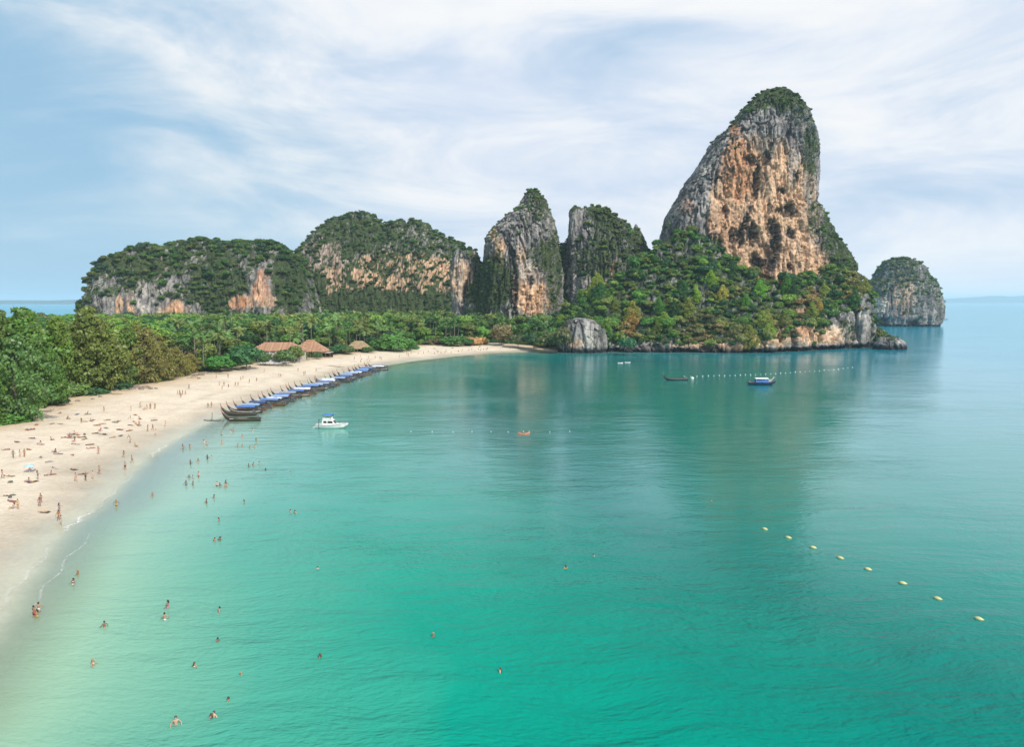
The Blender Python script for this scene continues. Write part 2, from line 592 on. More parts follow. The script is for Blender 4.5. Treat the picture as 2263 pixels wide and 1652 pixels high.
def make_ground():
    gx, gy = axis(-235, 40, 1.3, -1800, 1500), axis(-20, 480, 1.3, -500, 2400)
    X, Y = np.meshgrid(gx, gy, indexing='ij')
    Z, d, d2 = terrain(X, Y)
    dv = sdf(vegpoly, X, Y)
    P = np.stack([X, Y, Z], -1)
    und = fbm(np.stack([X / 9, Y / 9, X * 0], -1), 3)
    P[..., 2] += np.where(d2 > 4, und * 0.12 + perlin(np.stack([X / 2.6, Y / 2.6, X * 0 + 9], -1)) * 0.05, 0) * sstep(4, 14, d2)
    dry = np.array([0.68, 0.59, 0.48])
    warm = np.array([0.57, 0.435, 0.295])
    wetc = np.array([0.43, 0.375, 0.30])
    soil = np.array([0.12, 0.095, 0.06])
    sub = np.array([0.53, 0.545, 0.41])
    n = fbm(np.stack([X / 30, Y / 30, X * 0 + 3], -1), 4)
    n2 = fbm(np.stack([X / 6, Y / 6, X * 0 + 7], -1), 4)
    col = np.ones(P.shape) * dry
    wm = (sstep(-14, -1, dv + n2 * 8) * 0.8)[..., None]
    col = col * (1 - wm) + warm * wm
    wet = sstep(15.0, 1.5, d2 + n * 8 + n2 * 3)[..., None] * (d2 < 22)[..., None]
    col = col * (1 - wet) + wetc * wet
    ub = sstep(6.0, -5.0, d2)[..., None]
    col = col * (1 - ub) + sub * ub
    tide = np.exp(-((d2 - 17 + n * 9) / 1.3) ** 2) * sstep(0.0, 0.4, n2 + .15) + 0.6 * np.exp(-((d2 - 11 + n * 7) / 0.9) ** 2) * sstep(-.1, 0.4, n2)
    tram = sstep(18, 30, d2) * sstep(0.05, 0.4, fbm(np.stack([X / 3.1, Y / 3.1, X * 0 + 23], -1), 3))
    col = col * (1 - 0.22 * np.clip(tide, 0, 1) - 0.13 * tram)[..., None]
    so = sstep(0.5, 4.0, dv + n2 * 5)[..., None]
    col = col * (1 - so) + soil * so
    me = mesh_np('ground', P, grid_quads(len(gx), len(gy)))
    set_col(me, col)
    set_float(me, np.clip(wet[..., 0], 0, 1) * sstep(9.0, 1.0, d2 + n2 * 4), 'wet')
    tag(link('ground', me, SAND), kind='structure', label='pale sandy beach curving to the cliffs, dark earth under the trees')


def make_sea():
    gx, gy = axis(-130, 270, 2.6, -32000, 32000), axis(-40, 560, 2.6, -4000, 32000)
    X, Y = np.meshgrid(gx, gy, indexing='ij')
    Z, d, d2 = terrain(X, Y)
    P = np.stack([X, Y, X * 0], -1)
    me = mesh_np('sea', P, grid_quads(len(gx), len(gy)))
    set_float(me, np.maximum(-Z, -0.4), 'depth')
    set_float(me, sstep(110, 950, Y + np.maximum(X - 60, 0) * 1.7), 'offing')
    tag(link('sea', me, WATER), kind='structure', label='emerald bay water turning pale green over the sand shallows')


make_ground()
make_sea()

# ------------------------------------------------------------------ foliage prototypes


def crown_mesh(name, lobes, per, size, seed, under=0.35, jit=0.55):
    r = np.random.default_rng(seed)
    V = []
    for (c, rad, flat) in lobes:
        n = int(per * (0.7 + 0.6 * r.random()))
        d = r.normal(size=(n, 3))
        d /= np.linalg.norm(d, axis=1, keepdims=True)
        low = d[:, 2] < -0.15
        keep = ~low | (r.random(n) < under)
        d = d[keep]
        n = len(d)
        p = np.array(c) + d * rad * (0.72 + 0.4 * r.random((n, 1))) * np.array([1, 1, flat])
        nn = d + r.normal(size=(n, 3)) * jit
        nn /= np.linalg.norm(nn, axis=1, keepdims=True)
        a = np.cross(nn, r.normal(size=(n, 3)))
        a /= np.linalg.norm(a, axis=1, keepdims=True) + 1e-9
        b = np.cross(nn, a)
        s = size * (0.6 + 0.9 * r.random((n, 1)))
        l = s * (1.0 + 0.7 * r.random((n, 1)))
        V.append(np.stack([p - a * s * 0.35 - b * l * 0.5, p + a * s * 0.35 - b * l * 0.35, p + a * s * 0.5 + b * l * 0.5, p - a * s * 0.5 + b * l * 0.35], 1))
    V = np.concatenate(V).reshape(-1, 3)
    me = mesh_np(name, V, np.arange(len(V)).reshape(-1, 4), smooth=False)
    me.materials.append(LEAF)
    return me


def round_crown(name, seed, nl=16, per=95, size=0.16):
    """a bushy crown about one unit in radius"""
    r = np.random.default_rng(seed)
    lobes = [((0, 0, -0.05), 0.62, 0.8)]
    for k in range(nl):
        d = r.normal(size=3)
        d /= np.linalg.norm(d)
        d[2] = abs(d[2]) * 0.95 - 0.25
        q = 0.45 + 0.32 * r.random()
        lobes.append((tuple(d * q), 0.25 + 0.2 * r.random(), 0.8))
    return crown_mesh(name, lobes, per, size, seed, under=0.3, jit=0.38)


def feathery_crown(name, seed, nl=60, per=150, size=0.022, wid=0.34, lean=0.06):
    """a tall loose crown one unit high: tufts along hidden limbs"""
    r = np.random.default_rng(seed)
    lobes = []
    for k in range(nl):
        z = 0.10 + 0.88 * (k + r.random()) / nl
        env = wid * (0.62 + 0.38 * math.sin(PI * min(1, z * 1.15))) * (1 if z < 0.55 else max(0.12, 1 - ((z - 0.55) / 0.47) ** 1.7))
        a = k * 2.399 + r.random() * 0.9
        q = env * (0.35 + 0.75 * r.random())
        rad = 0.055 + 0.065 * r.random()
        lobes.append(((q * math.cos(a) + lean * z * z, q * math.sin(a), z - rad * 0.4), rad * (1.15 if z < 0.75 else 0.85), 0.66))
    return crown_mesh(name, lobes, per, size, seed, under=0.3, jit=0.7)


def limbs_mesh(name, seed, spread=0.3, n=7):
    """trunk with limbs, one unit high"""
    r = random.Random(seed)
    m = MB()
    lean = r.uniform(-.04, .04)
    top = (lean, r.uniform(-.03, .03), 0.85)
    m.tube([(0, 0, -0.02), (lean * .3, 0, 0.3), (lean * .7, 0, 0.6), top], [0.022, 0.016, 0.010, 0.003], 7)
    for k in range(n):
        z = 0.2 + 0.55 * k / n
        a = k * 2.4 + r.random()
        q = spread * r.uniform(.6, 1)
        m.tube([(lean * z, 0, z), (q * .5 * math.cos(a), q * .5 * math.sin(a), z + .08), (q * math.cos(a), q * math.sin(a), z + .2)], [0.008, 0.005, 0.002], 5)
    return m.mesh(name, True)


def frond_mesh(name, seed):
    """one arching palm frond, one unit long, leaflets hanging both sides"""
    r = random.Random(seed)
    vs, fs = [], []
    n = 9
    pts = []
    for i in range(n + 1):
        s = i / n
        pts.append(Vector((s * 0.86, 0, 0.30 * s - 0.52 * s * s)))
    for i in range(1, n):
        s = i / n
        w = 0.20 * math.sin(PI * min(1, 0.12 + s * 0.85)) + 0.02
        p, q = pts[i], pts[i + 1]
        for sd in (-1, 1):
            tip = (p + q) / 2 + Vector((0.07, sd * w, -w * r.uniform(.45, .9)))
            b = len(vs)
            vs += [p, q, tip + Vector((0.03, 0, 0)), tip - Vector((0.03, 0, 0))]
            fs.append((b, b + 1, b + 2, b + 3))
    me = bpy.data.meshes.new(name)
    me.from_pydata([tuple(v) for v in vs], [], fs)
    me.update()
    me.materials.append(LEAF)
    return me


def palm_crown(name, seed, n=17, fr=None):
    r = random.Random(seed)
    V, Q = [], []
    f = fr
    co = np.array([v.co[:] for v in f.vertices])
    fc = np.array([p.vertices[:] for p in f.polygons])
    for k in range(n):
        M = frond_matrix(r, k, n)
        P = np.array([(M @ Vector(c))[:] for c in co])
        Q.append(fc + len(co) * k)
        V.append(P)
    me = mesh_np(name, np.concatenate(V), np.concatenate(Q), smooth=False)
    me.materials.append(LEAF)
    return me


def frond_matrix(r, k, n):
    el = math.radians(r.uniform(-38, 62))
    az = k * 2.399 + r.uniform(-.25, .25)
    return Matrix.Rotation(az, 4, 'Z') @ Matrix.Rotation(-el, 4, 'Y') @ Matrix.Rotation(r.uniform(-.3, .3), 4, 'X') @ Matrix.Scale(r.uniform(.85, 1.1), 4)


def palm_trunk(name, seed):
    r = random.Random(seed)
    lx, ly = r.uniform(-.12, .12), r.uniform(-.08, .08)
    m = MB()
    m.tube([(0, 0, -.02), (lx * .1, ly * .1, .25), (lx * .35, ly * .35, .55), (lx * .7, ly * .7, .82), (lx, ly, 1.0)], [.020, .013, .0115, .0105, .0095], 7)
    return m.mesh(name, True), (lx, ly)


ROUND = [round_crown('round_crown', 10 + k) for k in range(6)]
FINE = [round_crown('fine_crown', 40 + k, nl=20, per=170, size=0.105) for k in range(5)]
FEATHER = [feathery_crown('feathery_crown', 70 + k, nl=56 + 6 * k, wid=(0.40, 0.33, 0.44, 0.30, 0.38)[k]) for k in range(5)]
LIMBS = [limbs_mesh('trunk', 5 + k) for k in range(4)]
for me_ in LIMBS:
    me_.materials.append(BARK)
FRONDS = [frond_mesh('frond', 3 + k) for k in range(3)]
PALMC = [palm_crown('palm_crown', 20 + k, 15 + 2 * k, FRONDS[k % 3]) for k in range(4)]
PALMT = []
for k in range(4):
    me_, ln_ = palm_trunk('palm_trunk', 60 + k)
    me_.materials.append(PALMBARK)
    PALMT.append((me_, ln_))


def joined_palm(name, k):
    """crown on its trunk as one far-off mesh, unit high"""
    tm, (lx, ly) = PALMT[k]
    cm = PALMC[k]
    me = bpy.data.meshes.new(name)
    tv = [v.co[:] for v in tm.vertices]
    cv = [(v.co.x * .27 + lx, v.co.y * .27 + ly, v.co.z * .27 + 1.0) for v in cm.vertices]
    tf = [tuple(p.vertices) for p in tm.polygons]
    cf = [tuple(i + len(tv) for i in p.vertices) for p in cm.polygons]
    me.from_pydata(tv + cv, [], tf + cf)
    me.update()
    me.materials.append(PALMBARK)
    me.materials.append(LEAF)
    me.polygons.foreach_set('material_index', [0] * len(tf) + [1] * len(cf))
    return me


def proto_collection(name, meshes):
    col = bpy.data.collections.new(name)
    for i, me in enumerate(meshes):
        o = bpy.data.objects.new('%s %02d' % (name, i), me)
        col.objects.link(o)
    return col


PC_BUSH = proto_collection('bush kinds', ROUND)
PC_PALM = proto_collection('palm kinds', [joined_palm('far_palm', k) for k in range(4)])


def scatter(name, pts, scl, tints, nvar, pcol, parent=None, squash=None, label=None):
    """one object of uncountable plants standing at the given points"""
    n = len(pts)
    me = bpy.data.meshes.new(name)
    me.vertices.add(n)
    me.vertices.foreach_set('co', np.ascontiguousarray(pts, np.float32).ravel())
    sc = np.ones((n, 3), np.float32) * np.asarray(scl, np.float32)[:, None]
    sc[:, 2] *= 0.85 if squash is None else squash
    a = me.attributes.new('scl', 'FLOAT_VECTOR', 'POINT'); a.data.foreach_set('vector', sc.ravel())
    rt = np.zeros((n, 3), np.float32); rt[:, 2] = RNG.random(n) * 6.28
    a = me.attributes.new('rot', 'FLOAT_VECTOR', 'POINT'); a.data.foreach_set('vector', rt.ravel())
    a = me.attributes.new('var', 'INT', 'POINT'); a.data.foreach_set('value', RNG.integers(0, nvar, n).astype(np.int32))
    tc = np.ones((n, 4), np.float32); tc[:, :3] = tints
    a = me.attributes.new('tint', 'FLOAT_COLOR', 'POINT'); a.data.foreach_set('color', tc.ravel())
    me.update()
    o = link(name, me, None, parent)
    ng = bpy.data.node_groups.new(name, 'GeometryNodeTree')
    ng.interface.new_socket('Geometry', in_out='INPUT', socket_type='NodeSocketGeometry')
    ng.interface.new_socket('Geometry', in_out='OUTPUT', socket_type='NodeSocketGeometry')
    N, L = ng.nodes, ng.links
    gi, go = N.new('NodeGroupInput'), N.new('NodeGroupOutput')
    ci = N.new('GeometryNodeCollectionInfo')
    ci.inputs['Collection'].default_value = pcol
    ci.inputs['Separate Children'].default_value = True
    ci.inputs['Reset Children'].default_value = True
    ip = N.new('GeometryNodeInstanceOnPoints')
    ip.inputs['Pick Instance'].default_value = True

    def named(an, dt):
        nd = N.new('GeometryNodeInputNamedAttribute')
        nd.data_type = dt
        nd.inputs[0].default_value = an
        return [s for s in nd.outputs if s.enabled and s.name == 'Attribute'][0]
    mp = N.new('GeometryNodeMeshToPoints')
    L.new(gi.outputs[0], mp.inputs[0])
    L.new(mp.outputs[0], ip.inputs['Points'])
    L.new(ci.outputs[0], ip.inputs['Instance'])
    L.new(named('var', 'INT'), ip.inputs['Instance Index'])
    L.new(named('rot', 'FLOAT_VECTOR'), ip.inputs['Rotation'])
    L.new(named('scl', 'FLOAT_VECTOR'), ip.inputs['Scale'])
    L.new(ip.outputs[0], go.inputs[0])
    md = o.modifiers.new('plants', 'NODES')
    md.node_group = ng
    return tag(o, kind='stuff', label=label)


GREENS = np.array([(0.062, 0.165, 0.034), (0.105, 0.230, 0.040), (0.034, 0.100, 0.038), (0.160, 0.265, 0.046), (0.155, 0.200, 0.050)])
OLIVE = np.array([0.20, 0.185, 0.070])
RUST = np.array([0.34, 0.215, 0.09])
YELLOW = np.array([0.34, 0.30, 0.095])
BRIGHT = np.array([0.060, 0.150, 0.028])
LEAFGAIN = 1.75
TINT_SPOTS = [  # where the photograph shows dry, flowering or fresh plants (u, v, ru, rv, colour)
    (1600, 645, 42, 14, YELLOW), (1550, 728, 62, 34, (OLIVE + RUST) / 2), (1772, 688, 42, 24, RUST * 1.15), (1872, 632, 28, 34, YELLOW),
    (1408, 724, 34, 24, RUST * 1.1), (1050, 746, 34, 10, RUST), (1110, 735, 34, 20, OLIVE * 1.3), (1640, 745, 60, 20, OLIVE), (1700, 715, 50, 12, OLIVE * 1.2),
    (1780, 655, 30, 18, RUST), (1340, 480, 40, 25, (0.12, 0.14, 0.04)), (1900, 660, 22, 50, OLIVE), (640, 708, 26, 14, YELLOW), (790, 565, 20, 70, (0.07, .12, .03)),
    (620, 625, 60, 60, (0.05, 0.14, 0.03)), (880, 610, 130, 60, (0.10, 0.125, 0.04)), (1715, 230, 70, 40, (0.10, 0.13, 0.045)), (1160, 560, 60, 60, (0.07, 0.10, 0.035)),
    (1930, 745, 20, 25, OLIVE)]


def tints_for(P, seed=0):
    r = np.random.default_rng(seed)
    n = len(P)
    c = GREENS[r.integers(0, 5, n)] * (0.75 + 0.6 * r.random((n, 1)))
    u, v = proj(P)
    for (su, sv, ru, rv, col) in TINT_SPOTS:
        q = ((u - su) / ru) ** 2 + ((v - sv) / rv) ** 2
        w = (sstep(1.5, 0.5, q) * (r.random(n) < 0.6) * (0.55 + 0.45 * r.random(n)))[:, None]
        c = c * (1 - w) + np.asarray(col) * (0.8 + 0.5 * r.random((n, 1))) * w
    return c


# ------------------------------------------------------------------ limestone hills
def normals(P):
    du = np.gradient(P, axis=0)
    dv = np.gradient(P, axis=1)
    n = np.cross(du, dv)
    ar = np.linalg.norm(n, axis=-1)
    return n / (ar[..., None] + 1e-9), ar


G_DK, G_LT = np.array([0.120, 0.120, 0.128]), np.array([0.37, 0.355, 0.345])
TAN, ORA = np.array([0.61, 0.405, 0.265]), np.array([0.50, 0.265, 0.15])
BLK, WHT = np.array([0.035, 0.035, 0.042]), np.array([0.62, 0.58, 0.52])
VEGC = np.array([0.045, 0.065, 0.028])


def finish_hill(P, name, label, spots, veg_bias, dens, smin, smax, sea_notch=False, flip=False, seed=1, streak=1.0, front=None, tan0=0.0, wrap=False, vnz=0.62):
    """colour a displaced hill surface by rock kind, plant it, link it"""
    N, area = normals(P)
    if flip:
        N = -N
    u, v = proj(P)
    wu = u + 9 * fbm(P / 14, 3) + 4 * fbm(P / 4 + 3, 2)
    wv = v + 14 * fbm(P / 14 + 40, 3) + 6 * fbm(P / 4 + 9, 2)
    masks = {k: np.zeros(P.shape[:2]) for k in ('tan', 'ora', 'blk', 'wht', 'gry', 'veg', 'rock')}
    for s in spots:
        su, sv, ru, rv, kind = s[:5]
        st = s[5] if len(s) > 5 else 1.0
        rot = s[6] if len(s) > 6 else 0.0
        a, b = wu - su, wv - sv
        if rot:
            cs, sn = math.cos(rot), math.sin(rot)
            a, b = a * cs + b * sn, -a * sn + b * cs
        q = (a / ru) ** 2 + (b / rv) ** 2
        m = sstep(1.35, 0.55, q) * st
        masks[kind] = np.maximum(masks[kind], m)
    isfront = N[..., 1] < 0.35
    Pv = P * np.array([1, 1, 0.22])
    n1 = fbm(Pv / 7, 4)
    n2 = fbm(Pv / 2.2 + 31, 3)
    n3 = fbm(P / 3.0 + 77, 4)
    g = sstep(-0.35, 0.4, n1 * 0.8 + n2 * 0.5)[..., None]
    col = G_DK * (1 - g) + G_LT * g
    n4 = fbm(Pv / 11 + 60, 3)
    tm = np.clip(masks['tan'] * sstep(-0.62, -0.12, n4 + 0.5 * n2) + tan0 * sstep(0.0, 0.35, n4), 0, 1) * (1 - masks['gry'] * 0.9)
    tcol = TAN * (0.74 + 0.55 * sstep(-0.4, 0.5, n3 + 0.4 * n2))[..., None]
    col = col * (1 - tm[..., None]) + tcol * tm[..., None]
    om = masks['ora'] * sstep(-0.45, 0.05, n4 * 0.6 + n3)
    col = col * (1 - om[..., None]) + (ORA * (0.8 + 0.45 * sstep(-.4, .4, n2))[..., None]) * om[..., None]
    wm = np.clip(masks['wht'] * sstep(-0.3, 0.15, n2 + n3 * .5) + 0.35 * sstep(0.28, 0.5, n2) * masks['rock'], 0, 1)
    col = col * (1 - wm[..., None]) + WHT * wm[..., None]
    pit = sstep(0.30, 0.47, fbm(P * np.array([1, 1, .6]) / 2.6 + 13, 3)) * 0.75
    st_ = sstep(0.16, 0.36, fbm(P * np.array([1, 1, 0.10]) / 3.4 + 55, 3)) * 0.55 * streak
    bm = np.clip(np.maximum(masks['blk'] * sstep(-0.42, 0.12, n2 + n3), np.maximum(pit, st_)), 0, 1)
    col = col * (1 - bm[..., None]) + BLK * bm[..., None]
    nz = N[..., 2]
    vn = 0.65 * fbm(P / 16 + 21, 3) + 0.75 * fbm(P / 5 + 21, 3)
    vm = sstep(-0.04, 0.10, nz - vnz + vn * 1.0 + veg_bias + masks['veg'] * 1.0 - masks['rock'] * 0.75)
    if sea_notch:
        dk = sstep(4.2, 1.8, P[..., 2] + n3 * 2.0)[..., None]  # shadow of the tidal undercut painted black along the waterline
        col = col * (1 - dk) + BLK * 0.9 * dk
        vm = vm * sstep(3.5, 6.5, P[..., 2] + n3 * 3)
    k = vm[..., None]
    col = col * (1 - k) + VEGC * (0.8 + 0.6 * sstep(-.4, .4, n3))[..., None] * k
    n_, m_ = P.shape[:2]
    q = grid_quads(n_, m_, wrap)
    if flip:
        q = q[:, ::-1]
    me = mesh_np(name, P, q)
    set_col(me, col)
    o = tag(link(name, me, ROCK), kind='structure', label=label)
    # plants
    w = (vm * area * np.where(isfront, 1.0, 0.35)).ravel()
    n = int(dens * (vm * area)[isfront].sum() / 100)
    n = min(n, 5200)
    r = np.random.default_rng(seed)
    if n < 1 or not w.sum() > 0:
        return o, np.zeros((0, 3)), np.zeros(0), np.zeros((0, 3))
    pick = r.choice(len(w), size=min(n, int((w > 0).sum())), replace=False, p=w / w.sum())
    pts = P.reshape(-1, 3)[pick]
    nr = N.reshape(-1, 3)[pick]
    scl = smin + (smax - smin) * r.random(len(pick)) ** 1.6
    scl *= 0.55 + 0.45 * sstep(0.1, 0.6, nr[:, 2])
    pts = pts + nr * scl[:, None] * 0.15 + np.array([0, 0, 1]) * scl[:, None] * 0.2
    return o, pts, scl, nr


def tower(name, label, lev, D, depth, spots, n_exp=2.6, nt=300, nzv=240, amp=1.0, pits=(), zb=-2.0, seed=1, skew=0.0, **kw):
    """a karst tower from its measured outline: at every level a left and a right edge, rounded in depth"""
    lz, lc, la = [], [], []
    for (v, uL, uR) in lev:
        xl, z = at(uL, v, D)
        xr, _ = at(uR, v, D)
        lz.append(z); lc.append((xl + xr) / 2); la.append((xr - xl) / 2)
    o = np.argsort(lz)
    lz, lc, la = np.array(lz)[o], np.array(lc)[o], np.array(la)[o]
    tt = np.linspace(0, 1, nzv)
    zs = zb + (lz[-1] - zb) * (1 - (1 - tt) ** 1.12)
    c = np.interp(zs, lz, lc)
    a = np.interp(zs, lz, la)
    for arr in (c, a):                                                # soften the measured corners a little
        arr[1:-1] = (arr[:-2] + 2 * arr[1:-1] + arr[2:]) / 4
    if amp > 0.7:
        a = np.maximum(a - 1.7, 0.3)                                  # room for ribs and shrubs on the outline
    a[-1] = 0.3
    b = depth * (a / a.max()) ** 0.7
    # columns evenly spaced along the outline, most of them on the side that faces the bay
    e = 2 / n_exp
    A0, B0 = float(a.max()), float(depth)

    def even(t0, t1, k, end):
        td = np.linspace(t0, t1, 4000)
        px = A0 * np.sign(np.cos(td)) * np.abs(np.cos(td)) ** e
        py = B0 * np.sign(np.sin(td)) * np.abs(np.sin(td)) ** e
        ln = np.concatenate([[0], np.cumsum(np.hypot(np.diff(px), np.diff(py)))])
        return np.interp(np.linspace(0, ln[-1], k, endpoint=end), ln, td)
    nf_ = int(nt * 0.78)
    th = np.concatenate([even(-0.06 * PI, 1.06 * PI, nf_, False), even(1.06 * PI, 1.94 * PI, nt - nf_, False)])
    ct, sn = np.cos(th), np.sin(th)
    X = c[None, :] + a[None, :] * (np.sign(ct) * np.abs(ct) ** e)[:, None]
    Y = D + skew * (X - c[None, :]) - b[None, :] * (np.sign(sn) * np.abs(sn) ** e)[:, None]
    Z = np.broadcast_to(zs[None, :], X.shape)
    P = np.stack([X, Y, Z], -1).astype(np.float64)
    ox, oy = np.sign(ct) * np.abs(ct) ** (2 - e) / A0, -np.sign(sn) * np.abs(sn) ** (2 - e) / B0
    on = np.hypot(ox, oy) + 1e-9
    out = np.stack([ox / on, oy / on, sn * 0], -1)[:, None, :]
    cap = sstep(0.0, 0.12, (lz[-1] - zs) / (lz[-1] - zb))[None, :]
    Pv = P * np.array([1, 1, 0.28])
    d = 3.6 * fbm(P / 34 + seed * 9, 3) + 3.4 * (np.abs(fbm(Pv / 13 + seed, 3)) * -2 + 0.5) + 1.9 * fbm(Pv / 5 + 5, 3) + 1.3 * fbm(P / 3.2 + 8, 3)
    d += 0.8 * fbm(P * np.array([.3, .3, 1]) / 7 + 3, 2) + 1.3 * fbm(P / 1.7 + 4, 2) - 3.2 * sstep(0.22, 0.48, fbm(P * np.array([1, 1, .5]) / 6.5 + 90, 3)) * (Y < D)
    crk = 1 - np.abs(fbm(P * np.array([1, 1, .10]) / 9 + 44, 3)) * 4.5
    crk2 = 1 - np.abs(fbm(P * np.array([1, 1, .22]) / 4.2 + 64, 3)) * 4.0
    d -= (4.0 * sstep(0.62, 1.0, crk) + 1.8 * sstep(0.6, 1.0, crk2)) * (Y < D + 5)
    d = d * amp * (0.35 + 0.65 * cap)
    P = P + out * d[..., None]
    P[..., 2] += (1 - cap) * 1.2 * fbm(P / 4, 3)
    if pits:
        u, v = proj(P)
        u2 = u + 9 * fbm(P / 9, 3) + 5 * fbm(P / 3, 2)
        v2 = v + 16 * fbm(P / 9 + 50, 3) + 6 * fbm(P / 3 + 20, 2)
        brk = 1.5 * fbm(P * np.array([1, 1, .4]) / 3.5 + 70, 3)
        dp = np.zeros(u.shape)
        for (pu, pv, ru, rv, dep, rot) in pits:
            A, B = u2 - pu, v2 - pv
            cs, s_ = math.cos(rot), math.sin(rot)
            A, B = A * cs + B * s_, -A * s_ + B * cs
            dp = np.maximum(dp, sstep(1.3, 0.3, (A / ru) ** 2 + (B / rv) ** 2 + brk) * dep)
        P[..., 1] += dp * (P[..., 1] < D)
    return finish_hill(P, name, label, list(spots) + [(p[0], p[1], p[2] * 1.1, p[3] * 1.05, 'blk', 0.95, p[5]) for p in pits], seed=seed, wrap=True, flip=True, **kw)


def ridge(name, label, sil, D, bfront, bback, spots, nx=300, ny=150, amp=1.0, p=0.62, q=0.62, zb=-2.0, seed=1, prof=None, cone=0.0, smooth_ends=True, **kw):
    """a long hill from its measured skyline; steep towards the bay"""
    us = np.array([s[0] for s in sil], float)
    xs, zt = [], []
    for (u, v) in sil:
        x, z = at(u, v, D)
        xs.append(x); zt.append(z)
    xs, zt = np.array(xs), np.array(zt)
    X1 = np.linspace(xs[0], xs[-1], nx)
    Ht = np.interp(X1, xs, zt)
    Ht[1:-1] = (Ht[:-2] + 2 * Ht[1:-1] + Ht[2:]) / 4
    t = np.linspace(0, 1, ny)
    if prof is None:
        ph = np.where(t < 0.72, t / 0.72 * PI / 2, PI / 2 + (t - 0.72) / 0.28 * PI / 2)
        yy = -np.sign(np.cos(ph)) * np.abs(np.cos(ph)) ** p
        zz = np.abs(np.sin(ph)) ** q
        yc = np.clip((ph - PI / 2) / (PI / 2), -1, 1)
        yy = yy * (1 - cone) + yc * cone
        endf = np.ones(nx)
        if smooth_ends:
            s = np.linspace(0, 1, nx)
            endf = 0.45 + 0.55 * np.minimum(1, np.minimum(s, 1 - s) / 0.16) ** 0.7
        Y = D + np.where(yy < 0, bfront, bback)[None, :] * yy[None, :] * endf[:, None]
        Z = zb + (Ht[:, None] - zb) * zz[None, :]
    else:
        X, Y, Z = prof(X1, Ht, t)
    if prof is None:
        X = np.broadcast_to(X1[:, None], Y.shape)
    P = np.stack([X, Y, Z], -1).astype(np.float64)
    N, _ = normals(P)
    if N[nx // 2, ny // 4, 1] > 0:
        N = -N
        flip = True
    else:
        flip = False
    Pv = P * np.array([1, 1, 0.3])
    d = 1.1 * fbm(P / 1.9 + 4, 2) + 5.5 * fbm(P / 40 + seed * 9, 3) + 4.2 * (np.abs(fbm(Pv / 16 + seed, 3)) * -2 + 0.5) + 2.2 * fbm(Pv / 6 + 5, 3) + 1.3 * fbm(P / 3 + 8, 3)
    crk = 1 - np.abs(fbm(P * np.array([1, 1, .10]) / 10 + 44, 3)) * 4.5
    d -= 3.5 * sstep(0.62, 1.0, crk)
    P = P + N * (d * amp)[..., None] * (np.abs(Z - zb) > 1.0)[..., None]
    return finish_hill(P, name, label, spots, flip=flip, seed=seed, **kw)


def plant(hill, name, pts, scl, label=None, deep=1.0):
    if len(pts):
        scatter(name, pts, scl, tints_for(pts, 3) * np.array([deep, deep * 1.02, deep * 1.08]), 6, PC_BUSH, hill, label=label)


# the great tower --------------------------------------------------
TOWER_LEV = [(195, 1706, 1724), (199, 1696, 1734), (206, 1680, 1746), (217, 1664, 1757), (232, 1648, 1768), (249, 1634, 1780), (282, 1611, 1790), (300, 1586, 1797),
             (339, 1559, 1802), (385, 1531, 1802), (426, 1500, 1797), (454, 1486, 1797), (469, 1477, 1812), (501, 1466, 1822), (533, 1458, 1842), (560, 1456, 1862),
             (590, 1460, 1876), (620, 1466, 1886), (700, 1480, 1890), (760, 1480, 1890)]
TOWER_PITS = [(1672, 396, 8, 44, 7, 0.08), (1644, 500, 9, 30, 6, 0.35), (1628, 522, 10, 22, 6, 0.5), (1603, 468, 5, 12, 5, 0.0), (1740, 466, 22, 13, 7, 0.1),
              (1660, 385 - 30, 18, 9, 5, 0.0), (1692, 350, 7, 18, 4, 0.25), (1638, 525, 8, 20, 3, 0.2), (1664, 520, 12, 27, 6, 0.05), (1712, 528, 13, 46, 8, -0.1),
              (1672, 580, 15, 20, 7, -0.3), (1700, 575, 11, 30, 6, 0.2), (1748, 515, 10, 12, 4, 0), (1760, 392, 5, 14, 4, 0), (1745, 590, 7, 9, 4, 0), (1616, 520, 6, 20, 4, 0.2),
              (1705, 320, 6, 10, 3, .3), (1690, 612, 16, 7, 5, 0.3), (1722, 640, 9, 10, 4, 0), (1728, 420, 9, 8, 4, 0), (1620, 380, 4, 16, 3, 0.1), (1585, 395, 4, 18, 3, .1)]
TOWER_SPOTS = [(1688, 468, 118, 170, 'tan', 1.0), (1708, 590, 130, 76, 'tan', 1.0), (1630, 375, 36, 80, 'ora', 0.95), (1600, 500, 34, 50, 'ora', .4), (1621, 296, 10, 28, 'ora', 0.9), (1640, 545, 34, 32, 'tan', .9),
               (1590, 470, 30, 60, 'tan', 0.8), (1516, 452, 16, 24, 'ora', 0.4), (1660, 628, 50, 22, 'ora', 0.6), (1725, 640, 22, 18, 'ora', 0.7), (1812, 612, 18, 22, 'ora', .45),
               (1715, 268, 75, 34, 'gry', 1.0), (1525, 465, 44, 84, 'gry', 1.0), (1568, 365, 20, 60, 'gry', 0.8), (1695, 322, 30, 26, 'gry', .6), (1752, 300, 16, 120, 'gry', .6),
               (1700, 420, 80, 190, 'rock'), (1708, 570, 112, 80, 'rock'), (1560, 430, 70, 95, 'rock', .9), (1700, 285, 85, 36, 'rock', .8),
               (1712, 222, 72, 30, 'veg'), (1790, 330, 18, 70, 'veg', .9), (1770, 250, 24, 40, 'veg', .8), (1838, 520, 24, 60, 'veg', 1.1), (1868, 590, 34, 60, 'veg', 1.2), (1800, 480, 12, 40, 'veg', .6), (1705, 215, 66, 26, 'veg', 1.2), (1650, 228, 26, 20, 'veg', .8), (1540, 540, 60, 36, 'veg'),
               (1560, 575, 50, 26, 'veg'), (1620, 255, 24, 26, 'veg', .5)]
